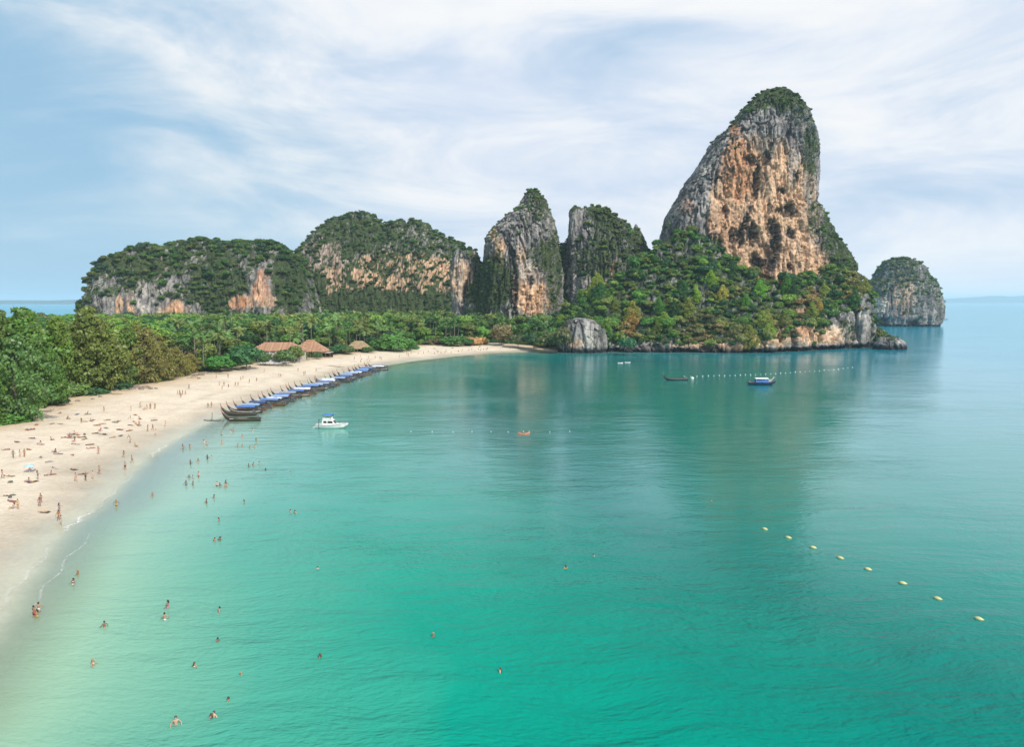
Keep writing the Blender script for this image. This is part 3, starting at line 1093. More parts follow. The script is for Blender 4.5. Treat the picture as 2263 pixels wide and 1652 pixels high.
hill, pts, scl, _ = tower('limestone_tower', 'tallest limestone tower with an orange and grey cliff face above the headland', TOWER_LEV, 606, 50, TOWER_SPOTS,
                          n_exp=3.2, nt=430, nzv=330, amp=0.85, pits=TOWER_PITS, seed=1, skew=0.06, veg_bias=-0.06, dens=4.2, smin=0.9, smax=2.5, streak=1.45, tan0=0.15)
plant(hill, 'cliff_shrubs', pts, scl)

# the pointed peak -------------------------------------------------
hill, pts, scl, _ = tower('limestone_peak', 'sharp pointed limestone peak with ivy green flanks left of the great tower',
    [(416, 1169, 1177), (422, 1163, 1187), (430, 1156, 1197), (445, 1149, 1212), (455, 1146, 1213), (470, 1130, 1218), (482, 1112, 1222), (506, 1089, 1230), (527, 1075, 1235),
     (550, 1070, 1240), (600, 1064, 1246), (650, 1060, 1250), (700, 1058, 1252), (760, 1056, 1254)], 640, 40,
    [(1165, 640, 34, 60, 'tan'), (1155, 610, 14, 90, 'tan', .9), (1180, 660, 40, 40, 'tan'), (1170, 600, 40, 30, 'gry', .7), (1170, 490, 60, 80, 'gry', .8), (1104, 565, 14, 36, 'tan', .8), (1092, 515, 8, 24, 'tan', .8),
     (1120, 590, 16, 30, 'wht', .5), (1180, 600, 36, 30, 'wht', .35), (1165, 640, 42, 62, 'rock'), (1150, 500, 60, 60, 'rock', .55), (1118, 560, 18, 40, 'rock', .8), (1140, 560, 18, 80, 'rock', .7),
     (1095, 620, 42, 60, 'veg', 1.0), (1070, 640, 30, 60, 'veg', 1.0), (1190, 450, 22, 50, 'veg', .6), (1200, 560, 30, 40, 'veg', .5), (1225, 600, 16, 90, 'veg', .7)],
    n_exp=2.3, nt=280, nzv=230, amp=0.95, seed=4, veg_bias=0.24, dens=4.4, smin=1.0, smax=2.6, pits=[(1131, 575, 8, 26, 4, 0.1), (1138, 640, 7, 60, 5, 0), (1170, 625, 6, 14, 3, 0)])
plant(hill, 'cliff_shrubs', pts, scl)

# the blunt twin peak ----------------------------------------------
hill, pts, scl, _ = tower('limestone_bluff', 'blunt tree topped limestone bluff between the pointed peak and the great tower',
    [(458, 1300, 1322), (461, 1290, 1334), (466, 1262, 1346), (474, 1264, 1358), (482, 1263, 1368), (499, 1262, 1388), (511, 1260, 1398), (529, 1252, 1412), (545, 1250, 1424), (580, 1246, 1440), (640, 1240, 1460),
     (700, 1236, 1470), (760, 1234, 1474)], 650, 42,
    [(1285, 500, 28, 38, 'gry'), (1285, 505, 30, 46, 'rock'), (1262, 560, 10, 40, 'rock', .8), (1268, 565, 8, 30, 'wht', .5), (1330, 470, 44, 20, 'veg'), (1340, 560, 90, 60, 'veg', .5), (1356, 600, 5, 26, 'rock'), (1356, 600, 5, 26, 'tan', .8), (1335, 495, 50, 20, 'veg', .5)],
    n_exp=2.5, nt=260, nzv=210, amp=0.95, seed=6, veg_bias=0.30, dens=3.4, smin=1.4, smax=3.8)
plant(hill, 'cliff_trees', pts, scl)
hill, pts, scl, _ = tower('rock_knob', 'rounded rock knob crowning the left edge of the blunt bluff',
    [(456, 1270, 1276), (459, 1264, 1282), (464, 1259, 1286), (474, 1257, 1288), (486, 1258, 1290), (520, 1258, 1292)], 636, 9, [(1273, 466, 16, 8, 'veg', .4)], nt=70, nzv=60, amp=0.3, seed=8, veg_bias=0.0, dens=5, smin=1, smax=1.8, zb=84)
plant(hill, 'cliff_shrubs', pts, scl)
hill, pts, scl, _ = tower('rock_spire', 'small pointed rock spire at the right shoulder of the blunt bluff',
    [(495, 1404, 1407), (503, 1400, 1411), (512, 1396, 1416), (526, 1392, 1422), (545, 1388, 1430), (580, 1380, 1440)], 650, 12, [(1408, 530, 20, 30, 'veg', .6)], nt=80, nzv=70, amp=0.35, seed=9, veg_bias=0.1, dens=5, smin=1, smax=2.0, zb=60)
plant(hill, 'cliff_shrubs', pts, scl)

# the small rock ---------------------------------------------------
hill, pts, scl, _ = tower('limestone_pinnacle', 'small pale limestone pinnacle between the domed hill and the pointed peak',
    [(546, 1019, 1027), (551, 1011, 1037), (556, 1006, 1051), (566, 1001, 1055), (580, 998, 1058), (604, 994, 1058), (640, 997, 1060), (675, 1000, 1062), (760, 1000, 1064)], 660, 16,
    [(1020, 620, 24, 50, 'tan', .8), (1015, 600, 12, 40, 'wht', .5), (1022, 615, 24, 58, 'rock'), (1045, 590, 14, 40, 'veg', .6), (1020, 660, 20, 20, 'wht', .6)],
    n_exp=2.4, nt=140, nzv=130, amp=0.55, seed=11, veg_bias=0.05, dens=4, smin=1.2, smax=2.8, pits=[(1028, 650, 6, 24, 3, 0)])
plant(hill, 'cliff_shrubs', pts, scl)

# green saddles filling the gaps between the peaks ------------------
for sil_, lab_ in (([(1190, 705), (1212, 640), (1232, 565), (1246, 541), (1258, 556), (1284, 620), (1325, 705)], 'steep dark green saddle filling the gap between pointed peak and blunt bluff'),
                   ([(1026, 700), (1044, 610), (1058, 578), (1070, 590), (1090, 640), (1110, 700)], 'small green saddle between the pale pinnacle and the pointed peak')):
    hill, pts, scl, _ = ridge('wooded_saddle', lab_, sil_, 664, 40, 40, [(1245, 620, 60, 90, 'veg', .6)], nx=90, ny=90, amp=0.5, seed=31, veg_bias=0.75, dens=6.0, smin=1.6, smax=3.8, p=1.0, q=0.95, cone=0.7)
    plant(hill, 'hillside_trees', pts, scl, deep=0.8)

# the domed hill ---------------------------------------------------
DOME = [(640, 690), (646, 640), (652, 567), (661, 550), (670, 540), (682, 526), (695, 515), (712, 504), (728, 495), (745, 487), (757, 484), (777, 473), (795, 472), (808, 475), (828, 484), (849, 494), (874, 492), (900, 496), (915, 489), (938, 495),
        (958, 510), (981, 528), (1002, 535), (1020, 546), (1050, 575), (1070, 620), (1085, 690)]
hill, pts, scl, _ = ridge('domed_hill', 'broad domed hill with scrubby green top and patchy tan rock in the middle distance', DOME, 900, 75, 120,
    [(715, 570, 48, 50, 'rock', .36), (715, 570, 50, 50, 'tan', .3), (750, 620, 50, 34, 'tan', .7), (880, 600, 120, 48, 'rock', .12), (880, 610, 120, 55, 'tan', .9), (985, 595, 55, 40, 'rock', .30), (975, 610, 60, 40, 'tan', .9),
     (790, 520, 90, 40, 'veg', .5), (690, 640, 30, 50, 'veg', .6), (870, 672, 220, 30, 'veg', .9)],
    nx=340, ny=150, amp=0.9, seed=13, veg_bias=0.52, dens=4.2, smin=1.6, smax=4.0, streak=.6, p=1.1, q=0.95, cone=0.85)
plant(hill, 'hillside_trees', pts, scl, deep=0.72)

# the long wooded hill ---------------------------------------------
LONG = [(206, 700), (209, 668), (214, 638), (220, 618), (227, 608), (232, 603), (236, 592), (247, 579), (260, 572), (275, 568), (298, 570), (306, 562), (318, 555), (330, 546), (339, 547), (350, 552), (359, 557), (368, 557), (380, 548), (390, 541),
        (398, 543), (405, 548), (415, 550), (427, 547), (441, 551), (449, 540), (464, 535), (478, 537), (485, 540), (492, 551), (499, 551), (507, 541), (518, 540), (528, 540), (541, 543), (561, 540), (587, 540), (602, 548), (612, 546), (624, 550),
        (633, 556), (648, 568), (663, 589), (676, 620), (686, 655), (694, 690)]
hill, pts, scl, _ = ridge('wooded_hill', 'long wooded limestone hill at the left with pale cliffs and one orange rock face', LONG, 760, 60, 90,
    [(305, 682, 80, 34, 'rock', .62), (235, 665, 30, 30, 'rock', .3), (385, 688, 34, 26, 'rock', .6), (350, 630, 44, 30, 'rock', .3), (262, 675, 8, 30, 'rock', .5), (330, 650, 60, 40, 'gry', .9), (320, 645, 50, 30, 'wht', .25), (262, 672, 8, 30, 'tan'), (290, 665, 10, 40, 'tan'), (380, 690, 34, 28, 'tan'), (315, 680, 14, 20, 'wht', .6), (385, 690, 20, 25, 'ora', .5),
     (592, 588, 9, 18, 'rock', 1.3), (585, 612, 17, 20, 'rock', 1.3), (578, 640, 26, 24, 'rock', 1.3), (574, 666, 42, 16, 'rock', 1.3), (584, 612, 14, 20, 'ora', .7), (578, 642, 22, 24, 'ora', .75), (574, 666, 40, 16, 'tan', .7), (526, 668, 22, 18, 'ora', 1), (526, 668, 24, 18, 'rock', 1), (590, 590, 12, 24, 'gry', .8), (585, 600, 18, 24, 'rock', .8), (355, 590, 14, 20, 'tan', .5),
     (480, 620, 60, 70, 'veg', .6), (640, 620, 40, 70, 'veg', .7), (320, 590, 100, 26, 'veg', .6)],
    nx=400, ny=160, amp=0.9, seed=15, veg_bias=0.42, dens=3.6, smin=1.9, smax=6.0, p=0.7, q=0.72, cone=0.25)
plant(hill, 'hillside_trees', pts, scl, deep=0.72)

# the far island ---------------------------------------------------
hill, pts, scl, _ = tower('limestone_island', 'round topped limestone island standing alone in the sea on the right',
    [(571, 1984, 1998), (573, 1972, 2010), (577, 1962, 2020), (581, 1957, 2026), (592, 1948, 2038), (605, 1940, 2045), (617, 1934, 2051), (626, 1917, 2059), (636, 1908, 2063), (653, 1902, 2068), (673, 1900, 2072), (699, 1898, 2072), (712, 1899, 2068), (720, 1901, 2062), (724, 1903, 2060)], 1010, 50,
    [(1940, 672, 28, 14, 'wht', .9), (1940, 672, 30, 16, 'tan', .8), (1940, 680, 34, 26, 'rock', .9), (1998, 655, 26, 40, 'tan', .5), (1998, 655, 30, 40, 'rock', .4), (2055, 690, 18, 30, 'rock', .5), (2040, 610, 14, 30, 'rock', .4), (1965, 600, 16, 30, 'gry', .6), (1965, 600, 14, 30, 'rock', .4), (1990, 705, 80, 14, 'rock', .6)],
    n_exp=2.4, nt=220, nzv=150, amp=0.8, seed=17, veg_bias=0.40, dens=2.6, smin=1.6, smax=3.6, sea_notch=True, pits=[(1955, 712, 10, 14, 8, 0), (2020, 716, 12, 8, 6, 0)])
plant(hill, 'island_shrubs', pts, scl)

# the headland -----------------------------------------------------
HEADL = [(1228, 735), (1236, 715), (1250, 692), (1300, 660), (1350, 622), (1400, 588), (1440, 560), (1470, 538), (1500, 522), (1545, 520), (1580, 545), (1620, 585), (1670, 618), (1720, 640), (1770, 625), (1830, 603), (1870, 592), (1890, 606), (1905, 622), (1912, 640), (1916, 680), (1920, 735), (1934, 745), (1941, 760)]
HEAD_D = 535.0
hx = np.array([h.x for h in head]); hy = np.array([h.y for h in head])


def head_prof(X1, Ht, t):
    yf = np.interp(X1, hx * 1.0, hy) + 1.2 * np.sin(X1 * 0.21) + 0.8 * np.sin(X1 * 0.53 + 1)
    s = (X1 - X1[0]) / (X1[-1] - X1[0])
    hc = 5.5 + 2.5 * np.sin(X1 * 0.13) + 1.2 * np.sin(X1 * 0.37) + 6 * sstep(0.42, 0.62, s) + 14 * sstep(0.55, 0.95, s) + 12 * sstep(0.84, 0.95, s)
    hc = np.minimum(hc, Ht * 0.8)
    Dr = np.maximum(HEAD_D, yf + 42)
    Ht = CAMZ + (Ht - CAMZ) * Dr / HEAD_D
    
    kt = np.array([0, .05, .09, .16, .28, .86, .93, 1.0])
    Y = np.zeros((len(X1), len(t))); Z = np.zeros_like(Y); XX = np.zeros_like(Y)
    for i in range(len(X1)):
        D = Dr[i]
        ky = [yf[i] + 4.6, yf[i] + 4.2, yf[i] + 0.4, yf[i] + 1.0, yf[i] + 5, D, D + 25, D + 60]
        kz = [-3, 1.6, 3.2, hc[i] * .62, hc[i], Ht[i], Ht[i] * .7, -3]
        Y[i] = np.interp(t, kt, ky)
        zz = np.interp(t, kt, kz)
        sl = (t > .28) & (t < .86)
        f = (t[sl] - .28) / .58
        zz[sl] = hc[i] + (Ht[i] - hc[i]) * (0.75 * f + 0.25 * f ** 2.2)
        Z[i] = zz
        XX[i] = X1[i] * (1 + (Dr[i] / HEAD_D - 1) * np.clip((Y[i] - yf[i]) / (Dr[i] - yf[i]), 0, 1))
    return XX, Y, Z


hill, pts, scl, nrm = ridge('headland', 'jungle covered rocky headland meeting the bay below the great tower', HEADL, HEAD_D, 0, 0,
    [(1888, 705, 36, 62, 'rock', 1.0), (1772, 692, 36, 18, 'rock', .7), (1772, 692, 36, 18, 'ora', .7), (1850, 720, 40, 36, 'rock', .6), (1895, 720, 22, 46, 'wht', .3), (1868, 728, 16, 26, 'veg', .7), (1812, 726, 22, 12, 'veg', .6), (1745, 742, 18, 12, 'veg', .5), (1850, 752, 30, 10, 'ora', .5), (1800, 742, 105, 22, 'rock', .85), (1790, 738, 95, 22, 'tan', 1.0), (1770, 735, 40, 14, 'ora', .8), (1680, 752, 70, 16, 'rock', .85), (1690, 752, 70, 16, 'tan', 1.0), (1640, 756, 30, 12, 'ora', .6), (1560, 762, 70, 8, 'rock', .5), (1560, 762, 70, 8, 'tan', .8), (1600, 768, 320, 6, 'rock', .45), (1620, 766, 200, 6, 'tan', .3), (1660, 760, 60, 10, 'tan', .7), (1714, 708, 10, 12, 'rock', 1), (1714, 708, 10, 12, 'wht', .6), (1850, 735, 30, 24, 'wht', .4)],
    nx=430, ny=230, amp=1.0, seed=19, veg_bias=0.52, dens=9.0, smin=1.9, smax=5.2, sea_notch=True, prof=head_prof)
HEAD_OBJ, HEAD_PTS, HEAD_SCL = hill, pts, scl

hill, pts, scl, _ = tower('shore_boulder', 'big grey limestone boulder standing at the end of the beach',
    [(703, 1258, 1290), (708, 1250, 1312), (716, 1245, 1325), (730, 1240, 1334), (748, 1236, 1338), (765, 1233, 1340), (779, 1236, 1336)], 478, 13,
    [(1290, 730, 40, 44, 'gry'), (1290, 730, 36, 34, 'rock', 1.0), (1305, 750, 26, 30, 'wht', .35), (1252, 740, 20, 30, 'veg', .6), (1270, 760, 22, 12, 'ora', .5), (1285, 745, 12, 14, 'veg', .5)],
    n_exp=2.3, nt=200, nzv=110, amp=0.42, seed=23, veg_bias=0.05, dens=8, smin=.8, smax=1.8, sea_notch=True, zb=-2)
plant(hill, 'boulder_shrubs', pts, scl)
hill, pts, scl, _ = tower('leaning_boulder', 'smaller slanted grey boulder leaning behind the big shore boulder',
    [(722, 1318, 1326), (730, 1316, 1336), (745, 1314, 1344), (765, 1312, 1346), (778, 1314, 1344)], 486, 6, [(1330, 750, 30, 40, 'rock', 1)], nt=90, nzv=60, amp=0.3, seed=24, veg_bias=-.1, dens=4, smin=.6, smax=1.2, sea_notch=True)
plant(hill, 'boulder_shrubs', pts, scl)
hill, pts, scl, _ = tower('rock_islet', 'low dark rock islet just off the tip of the headland',
    [(742, 1958, 1972), (746, 1950, 1980), (752, 1942, 1990), (759, 1937, 1998), (766, 1936, 2000)], 505, 9, [(1965, 744, 20, 6, 'veg', .6), (1965, 755, 40, 14, 'rock', .8)], nt=120, nzv=50, amp=0.35, seed=26, veg_bias=-0.05, dens=7, smin=.7, smax=1.5, sea_notch=True, streak=1.2)
plant(hill, 'islet_shrubs', pts, scl)


# distant coasts on the horizon
def far_coast(name, label, sil, D, seed):
    x0, x1 = at(sil[0][0], 660, D)[0], at(sil[-1][0], 660, D)[0]
    xs = np.linspace(x0, x1, 160)
    h = np.interp(xs, [at(u, v, D)[0] for u, v in sil], [at(u, v, D)[1] for u, v in sil])
    h = h * (1 + 0.25 * fbm(np.stack([xs / 300, xs * 0 + seed, xs * 0], -1), 4))
    yy = np.linspace(-1, 1, 12)
    P = np.stack([np.broadcast_to(xs[:, None], (160, 12)), D + 900 * np.broadcast_to(yy[None], (160, 12)), np.maximum(h[:, None], 1) * np.sqrt(np.maximum(0, 1 - yy ** 2))[None] - 2], -1)
    me = mesh_np(name, P, grid_quads(160, 12)[:, ::-1])
    set_col(me, np.ones((160 * 12, 3)) * np.array([0.06, 0.09, 0.06]))
    tag(link(name, me, ROCK), kind='structure', label=label)


far_coast('distant_coast', 'faint blue hills on the horizon right of the lone island',
          [(2050, 664), (2075, 662), (2110, 660), (2150, 658), (2185, 655), (2205, 654), (2225, 656), (2240, 658), (2255, 655), (2290, 653), (2350, 656), (2400, 664)], 19000, 3)
far_coast('far_shore', 'thin dark shore across the water behind the left trees', [(-260, 668), (-100, 664), (20, 664), (120, 664), (180, 663), (260, 665)], 11000, 5)

# haze
hb = MB()
hb.box((0, 14000, 103), (66000, 38000, 246))
hz = link('haze', hb.mesh('haze'))
m_, t_ = new_mat('haze_air')
vol = t_.n('ShaderNodeVolumePrincipled', {'Color': (0.66, 0.85, 1.0, 1), 'Density': 0.00007, 'Anisotropy': 0.1})
out_ = t_.n('ShaderNodeOutputMaterial')
t_.t.links.new(vol.outputs[0], out_.inputs['Volume'])
hz.data.materials.append(m_)
tag(hz, kind='stuff')
#PART2

# ------------------------------------------------------------------ trees one can tell apart
ONES = ['', 'first', 'second', 'third', 'fourth', 'fifth', 'sixth', 'seventh', 'eighth', 'ninth', 'tenth', 'eleventh', 'twelfth', 'thirteenth', 'fourteenth', 'fifteenth', 'sixteenth', 'seventeenth', 'eighteenth', 'nineteenth']


def nth(k):
    if k < 20:
        return ONES[k]
    t_, o_n = divmod(k, 10)
    return {2: 'twentieth', 3: 'thirtieth', 4: 'fortieth', 5: 'fiftieth'}[t_] if o_n == 0 else {2: 'twenty ', 3: 'thirty ', 4: 'forty ', 5: 'fifty '}[t_] + ONES[o_n]


def ordinals(items, mk, cat, grp):
    """give every look-alike its own place in the order from the camera"""
    by = {}
    for it in items:
        by.setdefault(mk(it), []).append(it)
    for lab, its in by.items():
        its.sort(key=lambda i: i[-1])
        for k, it in enumerate(its):
            w_ = 'nearest' if k == 0 else ('farthest' if k == len(its) - 1 else nth(k + 1) + ' nearest')
            tag(it[0], lab if len(its) == 1 else lab + ', ' + w_ + ' such', cat, grp(it))


def hue_name(c):
    r, g, b = [float(x) for x in c]
    if r > g * 1.02:
        return 'brownish'
    if r > g * 0.78:
        return 'olive'
    return 'dark green' if g < 0.155 else ('bright green' if g > 0.27 else 'mid green')


def set_tint(o, c, g=1.0):
    if o.name.startswith(('crown', 'frond')):
        g = LEAFGAIN
    o['tint'] = [float(c[0]) * g, float(c[1]) * g, float(c[2]) * g]
    return o


def leafy_tree(name, label, x, y, z, h, r, crown, tint, kz=0.85, group=None, low=False, cat='tree'):
    t = thing(name, label, cat, (x, y, z), RNG.random() * 6.28, group)
    k = int(RNG.integers(0, 4))
    link('trunk', LIMBS[k], None, t, scale=(h * .75, h * .75, h * (0.78 if not low else .6)))
    c = link('crown', crown, None, t, loc=(0, 0, h - r * kz * 0.95), scale=(r, r, r * kz))
    set_tint(c, tint)
    return t


def tall_tree(name, label, x, y, z, h, w, k, tint, rz, cat='tree', group=None):
    t = thing(name, label, cat, (x, y, z), rz, group)
    link('trunk', LIMBS[k % 4], None, t, scale=(h * 1.0, h * 1.0, h * 1.0))
    c = link('crown', FEATHER[k % 5], None, t, scale=(w, w, h))
    set_tint(c, np.asarray(tint) * np.array([1.28, 1.2, 0.82]))
    return t


def palm(label, x, y, z, h, k, tint, rz, rc, fronds=False, group=None):
    t = thing('palm_tree', label, 'palm tree', (x, y, z), rz, group)
    tm, (lx, ly) = PALMT[k]
    link('trunk', tm, None, t, scale=(h, h, h))
    if fronds:
        r = random.Random(k * 31 + int(x * 10))
        n = 14
        for i in range(n):
            f = link('frond', FRONDS[i % 3], None, t)
            f.matrix_local = Matrix.Translation((lx * h, ly * h, h)) @ Matrix.Scale(rc, 4) @ frond_matrix(r, i, n)
            set_tint(f, tint)
    else:
        c = link('crown', PALMC[k], None, t, loc=(lx * h, ly * h, h), scale=(rc, rc, rc))
        set_tint(c, tint)
    return t


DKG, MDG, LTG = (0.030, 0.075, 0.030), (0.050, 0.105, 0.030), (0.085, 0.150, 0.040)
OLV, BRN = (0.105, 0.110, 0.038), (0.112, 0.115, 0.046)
# u of trunk, v of foot, v of top, width in the picture, kind of crown, tint, label
LEFT_TREES = [
    (36, 936, 738, 150, 0, (0.055, 0.115, 0.050), 'large dark green feathery tree at the left edge of the beach, nearest to the camera'),
    (-60, 950, 720, 150, 2, MDG, 'dark feathery tree cut by the left edge of the picture'),
    (100, 905, 742, 96, 1, MDG, 'mid green feathery tree just right of the nearest left tree'),
    (74, 888, 676, 120, 3, (0.06, 0.125, 0.035), 'tall bright topped tree rising highest behind the nearest left tree'),
    (8, 892, 681, 120, 2, (0.06, 0.10, 0.035), 'tall tree behind the nearest left tree at the picture edge'),
    (128, 880, 700, 100, 4, (0.07, 0.12, 0.03), 'yellowish green tree between the two tallest left trees'),
    (196, 872, 674, 110, 3, (0.075, 0.105, 0.035), 'tall olive green tree with a narrow tip above the others'),
    (232, 868, 702, 118, 0, (0.085, 0.110, 0.036), 'broad olive tree with layered tufts in the middle of the left grove'),
    (262, 862, 745, 80, 2, (0.06, 0.10, 0.035), 'rounded green tree at the seaward side of the broad olive tree'),
    (285, 852, 716, 76, 1, (0.07, 0.12, 0.035), 'mid green tree behind the brownish trees of the left grove'),
    (322, 851, 722, 78, 4, (0.108, 0.112, 0.05), 'brownish loose tree left of the orange brown tree'),
    (352, 846, 738, 66, 1, (0.10, 0.105, 0.045), 'thin olive brown tree beside the loose brownish tree'),
    (394, 836, 766, 62, 2, BRN, 'orange brown shrubby tree at the right end of the left grove'),
    (424, 828, 780, 38, 4, (0.125, 0.115, 0.045), 'small withered tree leaning over the driftwood heap'),
    (160, 866, 720, 100, 0, (0.055, 0.10, 0.03), 'shaded tree standing behind the yellowish green tree'),
    (40, 868, 694, 110, 1, (0.05, 0.105, 0.03), 'green tree filling the back of the grove left of the tallest one'),
    (-120, 900, 690, 160, 3, MDG, 'tall grove tree outside the left edge of the picture'),
    (312, 838, 712, 60, 3, (0.10, 0.12, 0.04), 'slender tree peeping over the brownish loose tree'),
]
for i, (u, vf, vt, wd, k, tint, lab) in enumerate(LEFT_TREES):
    g = ground(u, vf, 2.4)
    d = g.y
    ztop = at(u, vt, d)[1]
    h = ztop - 2.2
    wpx = (0.40, 0.33, 0.44, 0.30, 0.38)[k] * 2.15
    w = (wd / FOC * d) / wpx
    tall_tree('feathery_tree', lab, g.x, g.y, 2.2, h, w, k, np.array(tint), i * 1.3, cat='tree')

# bushes and rounded trees along the top of the beach
BUSHES = [
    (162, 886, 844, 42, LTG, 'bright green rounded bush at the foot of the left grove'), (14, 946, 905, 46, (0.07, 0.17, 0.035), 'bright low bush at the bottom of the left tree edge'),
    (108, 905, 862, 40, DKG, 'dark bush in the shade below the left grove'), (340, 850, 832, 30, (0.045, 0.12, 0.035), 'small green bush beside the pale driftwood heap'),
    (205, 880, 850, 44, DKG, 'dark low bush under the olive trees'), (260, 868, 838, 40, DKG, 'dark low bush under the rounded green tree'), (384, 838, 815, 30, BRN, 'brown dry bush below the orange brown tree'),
    (485, 828, 782, 36, (0.045, 0.15, 0.03), 'bright green dense tree left of the resort building'), (545, 822, 754, 40, (0.030, 0.10, 0.035), 'dark green tree touching the left wall of the resort building'),
    (512, 822, 776, 24, (0.04, 0.12, 0.035), 'dark green bush squeezed between two beach trees left of the resort'),
    (632, 812, 768, 26, (0.07, 0.125, 0.04), 'light green tree standing in front of the resort building'), (652, 806, 757, 18, (0.10, 0.14, 0.04), 'yellow green palm like shrub between the two orange roofs'),
    (586, 812, 778, 18, (0.06, 0.11, 0.035), 'small tree before the left end of the resort facade'), (668, 800, 774, 17, (0.075, 0.12, 0.04), 'small light green tree before the left side of the pavilion'), (700, 797, 776, 12, (0.04, 0.10, 0.03), 'low green bush by the pavilion right of its front'),
    (770, 787, 762, 18, (0.06, 0.10, 0.035), 'dull green bush half hiding the thatched hut on its left'), (812, 783, 764, 15, (0.05, 0.10, 0.03), 'dark green bush half hiding the thatched hut on its right'),
    (748, 786, 758, 26, (0.03, 0.09, 0.03), 'dark bush right of the grey roofed shed'), (870, 778, 735, 46, BRIGHT, 'vivid light green tree overhanging the beach'), (838, 778, 748, 26, (0.045, 0.125, 0.025), 'vivid green bush on the left of the light green tree'),
    (905, 774, 757, 22, (0.035, 0.12, 0.03), 'dark green skirt of bushes beside the little lagoon'), (1050, 765, 740, 30, RUST, 'rust brown dry bush above the far beach'), (1108, 766, 712, 30, (0.15, 0.125, 0.06), 'tan dry tree above the far end of the beach'),
    (1000, 768, 738, 30, (0.05, 0.12, 0.03), 'green bush left of the rust brown bush'), (1145, 768, 735, 24, (0.07, 0.09, 0.04), 'greyish green bush near the far end of the beach'), (1180, 770, 732, 30, DKG, 'dark bush before the pointed peak at the end of the beach'),
    (1215, 773, 728, 30, (0.09, 0.11, 0.04), 'olive bush next to the big shore boulder'), (1030, 767, 745, 20, (0.03, 0.09, 0.03), 'dark bush between the green and the rust brown bush'), (962, 766, 744, 24, (0.08, 0.075, 0.035), 'brown green bush behind the little lagoon'),
    (1385, 778, 742, 22, (0.03, 0.11, 0.05), 'dark green tree on the shore right of the leaning boulder'), (1245, 776, 716, 22, (0.10, 0.105, 0.045), 'olive tree growing up against the shore boulder')]
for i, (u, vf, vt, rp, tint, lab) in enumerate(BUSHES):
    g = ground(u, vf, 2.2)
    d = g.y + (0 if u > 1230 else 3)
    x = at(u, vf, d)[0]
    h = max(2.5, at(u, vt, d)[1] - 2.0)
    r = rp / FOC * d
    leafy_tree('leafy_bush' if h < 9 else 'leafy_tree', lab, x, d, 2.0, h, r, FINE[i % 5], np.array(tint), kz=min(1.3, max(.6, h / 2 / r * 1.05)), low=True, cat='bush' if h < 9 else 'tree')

# --- the coconut grove and forest behind the beach
FX, FY = [], []
r_ = np.random.default_rng(12)
for y in np.arange(215, 800, 6.6):
    for x in np.arange(-430, 70, 6.6):
        FX.append(x + r_.uniform(-2.8, 2.8)); FY.append(y + r_.uniform(-2.8, 2.8))
FX, FY = np.array(FX), np.array(FY)
dv = sdf(vegpoly, FX, FY)
P3 = np.stack([FX, FY, np.full_like(FX, 20.0)], -1)
uu, vv = proj(P3)
ok = (dv > 5) & (uu > -60) & (uu < 1225) & (FY > 300 - 0.15 * (uu - 300)) & ~((uu < 430) & (FY < 335))
PADS = [(625, 372, 24, 16), (685, 415, 15, 13), (465, 392, 24, 14), (790, 470, 10, 10)]       # clearings where the roofs stand
for (pu, py, pw, ph) in PADS:
    px = at(pu, 700, py)[0]
    ok &= ~((np.abs(FX - px) < pw) & (FY > py - ph * 1.2) & (FY < py + ph))
ok &= ~((uu > 905) & (uu < 965) & (FY < 505))
FX, FY, uu, dv = FX[ok], FY[ok], uu[ok], dv[ok]
o_ = np.argsort(FY + 0.05 * np.abs(FX))
FX, FY, uu, dv = FX[o_], FY[o_], uu[o_], dv[o_]
nf = len(FX)
pal = r_.random(nf) < np.clip(0.55 - dv / 260, 0.12, 0.55)
pal &= uu > 360
pal |= (uu > 400) & (uu < 565) & (dv < 45) & (r_.random(nf) < .5)
ft = tints_for(np.stack([FX, FY, FX * 0 + 16], -1), 9)
np_, nb_ = 0, 0
s_pts, s_scl, s_tin, p_pts, p_scl, p_tin = [], [], [], [], [], []
PALMS, TREES, JUNGLE = [], [], []


def grove_zone(u):
    return 'left of the resort' if u < 560 else 'behind the resort roofs' if u < 730 else 'behind the thatched hut' if u < 860 else 'behind the lagoon' if u < 1000 else 'behind the far beach end'


